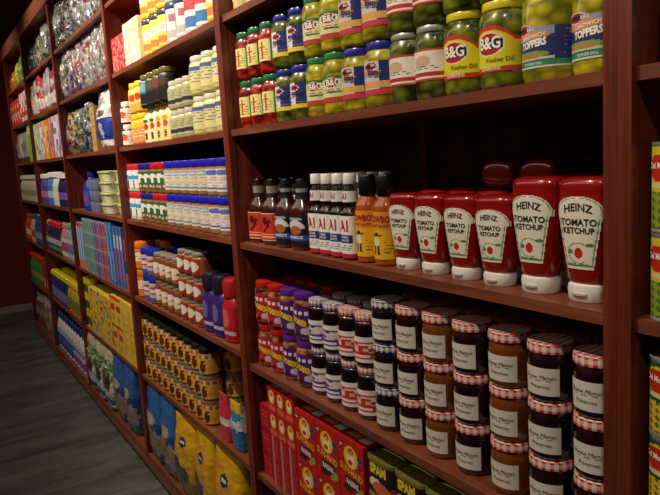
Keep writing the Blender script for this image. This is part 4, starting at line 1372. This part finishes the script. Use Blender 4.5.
bl1 = sbottle('bleach_bottle', .048, .31, 'g:dedee2', 'g:24306c', simple_label('p:3454a0', [('r', .5, .85, .5, .15, 'p:a8b4d0'), ('s', .5, .3, .4, .15, 'p:8090c0', 2, 1)]), .55)
bl2 = sbottle('bleach_bottle', .048, .31, 'g:dcdce0', 'g:24306c', simple_label('p:c8c0d0', [('r', .5, .2, .4, .18, 'p:8c4c8c'), ('r', .5, .7, .35, .1, 'p:7888b0')]), .55)
bl3 = sbottle('bleach_bottle', .048, .31, 'g:dcd8dc', 'g:24306c', simple_label('p:b83c88', [('r', .5, .8, .4, .18, 'p:d0c4d0')]), .55)
stock(bl1, span(-5.87, -5.34, 6), .07, z, 'white bottle with blue label on the bottom shelf', 'white bottles with blue labels')
stock(bl2, span(-5.235, -4.92, 4), .07, z, 'white bottle with pale violet label on the bottom shelf', 'white bottles with violet labels')
stock(bl3, [-4.80], .07, z, 'white bottle with magenta label against the upright', 'white bottle with magenta label')
stock(bl2, span(-5.82, -4.86, 10), .15, z, 'white bottle in the row behind', 'white bottles behind')

# far end section
z = Z[6]
for i, (x, c) in enumerate(((-6.93, ['f:c87828', 'f:a85020', 'f:d89838']), (-6.63, ['f:d8a830', 'f:c88828', 'f:5c9c48']), (-6.36, ['f:58a848', 'f:88b850', 'f:c8c040']), (-6.12, ['f:3c8c40', 'f:68a048']))):
    stock(bag('chip_bag', (.26, .255, .235, .19)[i], .13, (.17, .2, .23, .25)[i], clearbag(c, 150+i, c[0]), 150+i, cr=.015, nr=20, seg=28), [x], .11, z,
          ('orange', 'yellow', 'lime green', 'dark green')[i]+' chip bag at the far end, top shelf', 'chip bags at the far end', jit=.15)
z = Z[5]
rp = carton('tea_carton', .15, .22, .12, 'p:c83c30', blotch(160, ['p:c83028', 'p:d85040', 'p:a82820', 'p:d8c0b8'], 4, 6), nu=8, nv=12)
wp = carton('tea_carton', .15, .24, .12, 'p:e8e0d8', blotch(161, ['p:ece6e0', 'p:e0d8d0', 'p:c84438'], 4, 6), nu=8, nv=12)
stock(rp, span(-7.03, -6.55, 4), .03, z, 'red carton at the far end', 'red cartons at the far end')
stock(wp, span(-6.39, -6.07, 3), .03, z, 'bright white and red carton at the far end', 'white cartons at the far end')
z = Z[4]
stock(bag('tissue_pack', .40, .18, .27, simple_label('f:b8b4a8', [('r', .5, .12, .4, .05, 'f:50505c'), ('e', .5, .55, .2, .2, 'f:98948c')]), 170, cr=.01), [-6.91, -6.5], .125, z, 'large pale grey wrapped tissue pack', 'grey tissue packs', jit=.03)
stock(carton('tall_carton', .17, .30, .13, 'p:8cb840', simple_label('p:88b840', [('r', .5, .85, .4, .1, 'p:d8e070')])), [-6.18], .03, z, 'light green carton beside the grey packs', 'light green carton')
z = Z[3]
wj = sbottle('lotion_bottle', .055, .235, 'g:b8b0a0', 'g:c8c4b8', simple_label('p:b0a898', [('e', .5, .5, .25, .25, 'p:8c8478')]), .75)
stock(wj, span(-7.05, -6.08, 9), .07, z, 'beige lotion bottle', 'beige lotion bottles')
z = Z[2]
ob = sbottle('juice_bottle', .055, .25, 'g:a84824', 'g:8c3c28', simple_label('p:b85c30', [('e', .5, .5, .25, .25, 'p:d8b8a0')]), .55)
sb = sbottle('juice_bottle', .055, .26, 'g:b8a898', 'g:405060', simple_label('p:c0b0a4', [('r', .5, .5, .3, .3, 'p:a05048')]), .55)
db = sbottle('juice_bottle', .055, .27, 'g:2c4078', 'g:404858', simple_label('p:30508c', [('e', .5, .5, .3, .25, 'p:8090a8')]), .55)
stock(ob, span(-7.05, -6.81, 3), .07, z, 'rust orange bottle', 'rust orange bottles')
stock(sb, span(-6.69, -6.57, 2), .07, z, 'beige bottle between orange and blue bottles', 'beige bottles')
stock(db, span(-6.45, -6.09, 4), .07, z, 'dark blue bottle at the far end', 'dark blue bottles')
z = Z[1]
gr = sbottle('cleaner_bottle', .055, .28, 'g:2c8c3c', 'g:b83024', simple_label('p:2c8038', [('e', .5, .5, .3, .2, 'p:a8803c')]), .8)
stock(gr, span(-7.05, -6.45, 6), .07, z, 'green bottle with red cap', 'green bottles with red caps')
stock(carton('tall_carton', .14, .26, .13, 'p:a82830', simple_label('p:a82830', [('r', .5, .3, .3, .15, 'p:c8a8a0')])), [-6.27, -6.11], .03, z, 'red carton right of the green bottles', 'red cartons beside green bottles')
z = Z[0]
for i in range(5):
    stock(bag('charcoal_bag', .2, .14, (.30, .31, .33, .32, .3)[i], simple_label(('f:7c4a34', 'f:8c4438', 'f:a09888', 'f:94907c', 'f:706c60')[i], [('r', .5, .9, .5, .1, 'f:b8b4ac'), ('e', .5, .5, .3, .2, 'f:988478')]), 180+i, cr=.015, nr=20, seg=28),
          [-7.0+.222*i], .11, z, ('chestnut brown', 'reddish brown', 'pale stone', 'khaki grey', 'dark taupe')[i]+' bag on the bottom shelf at the far end', 'bags on the far bottom shelf', jit=.1)
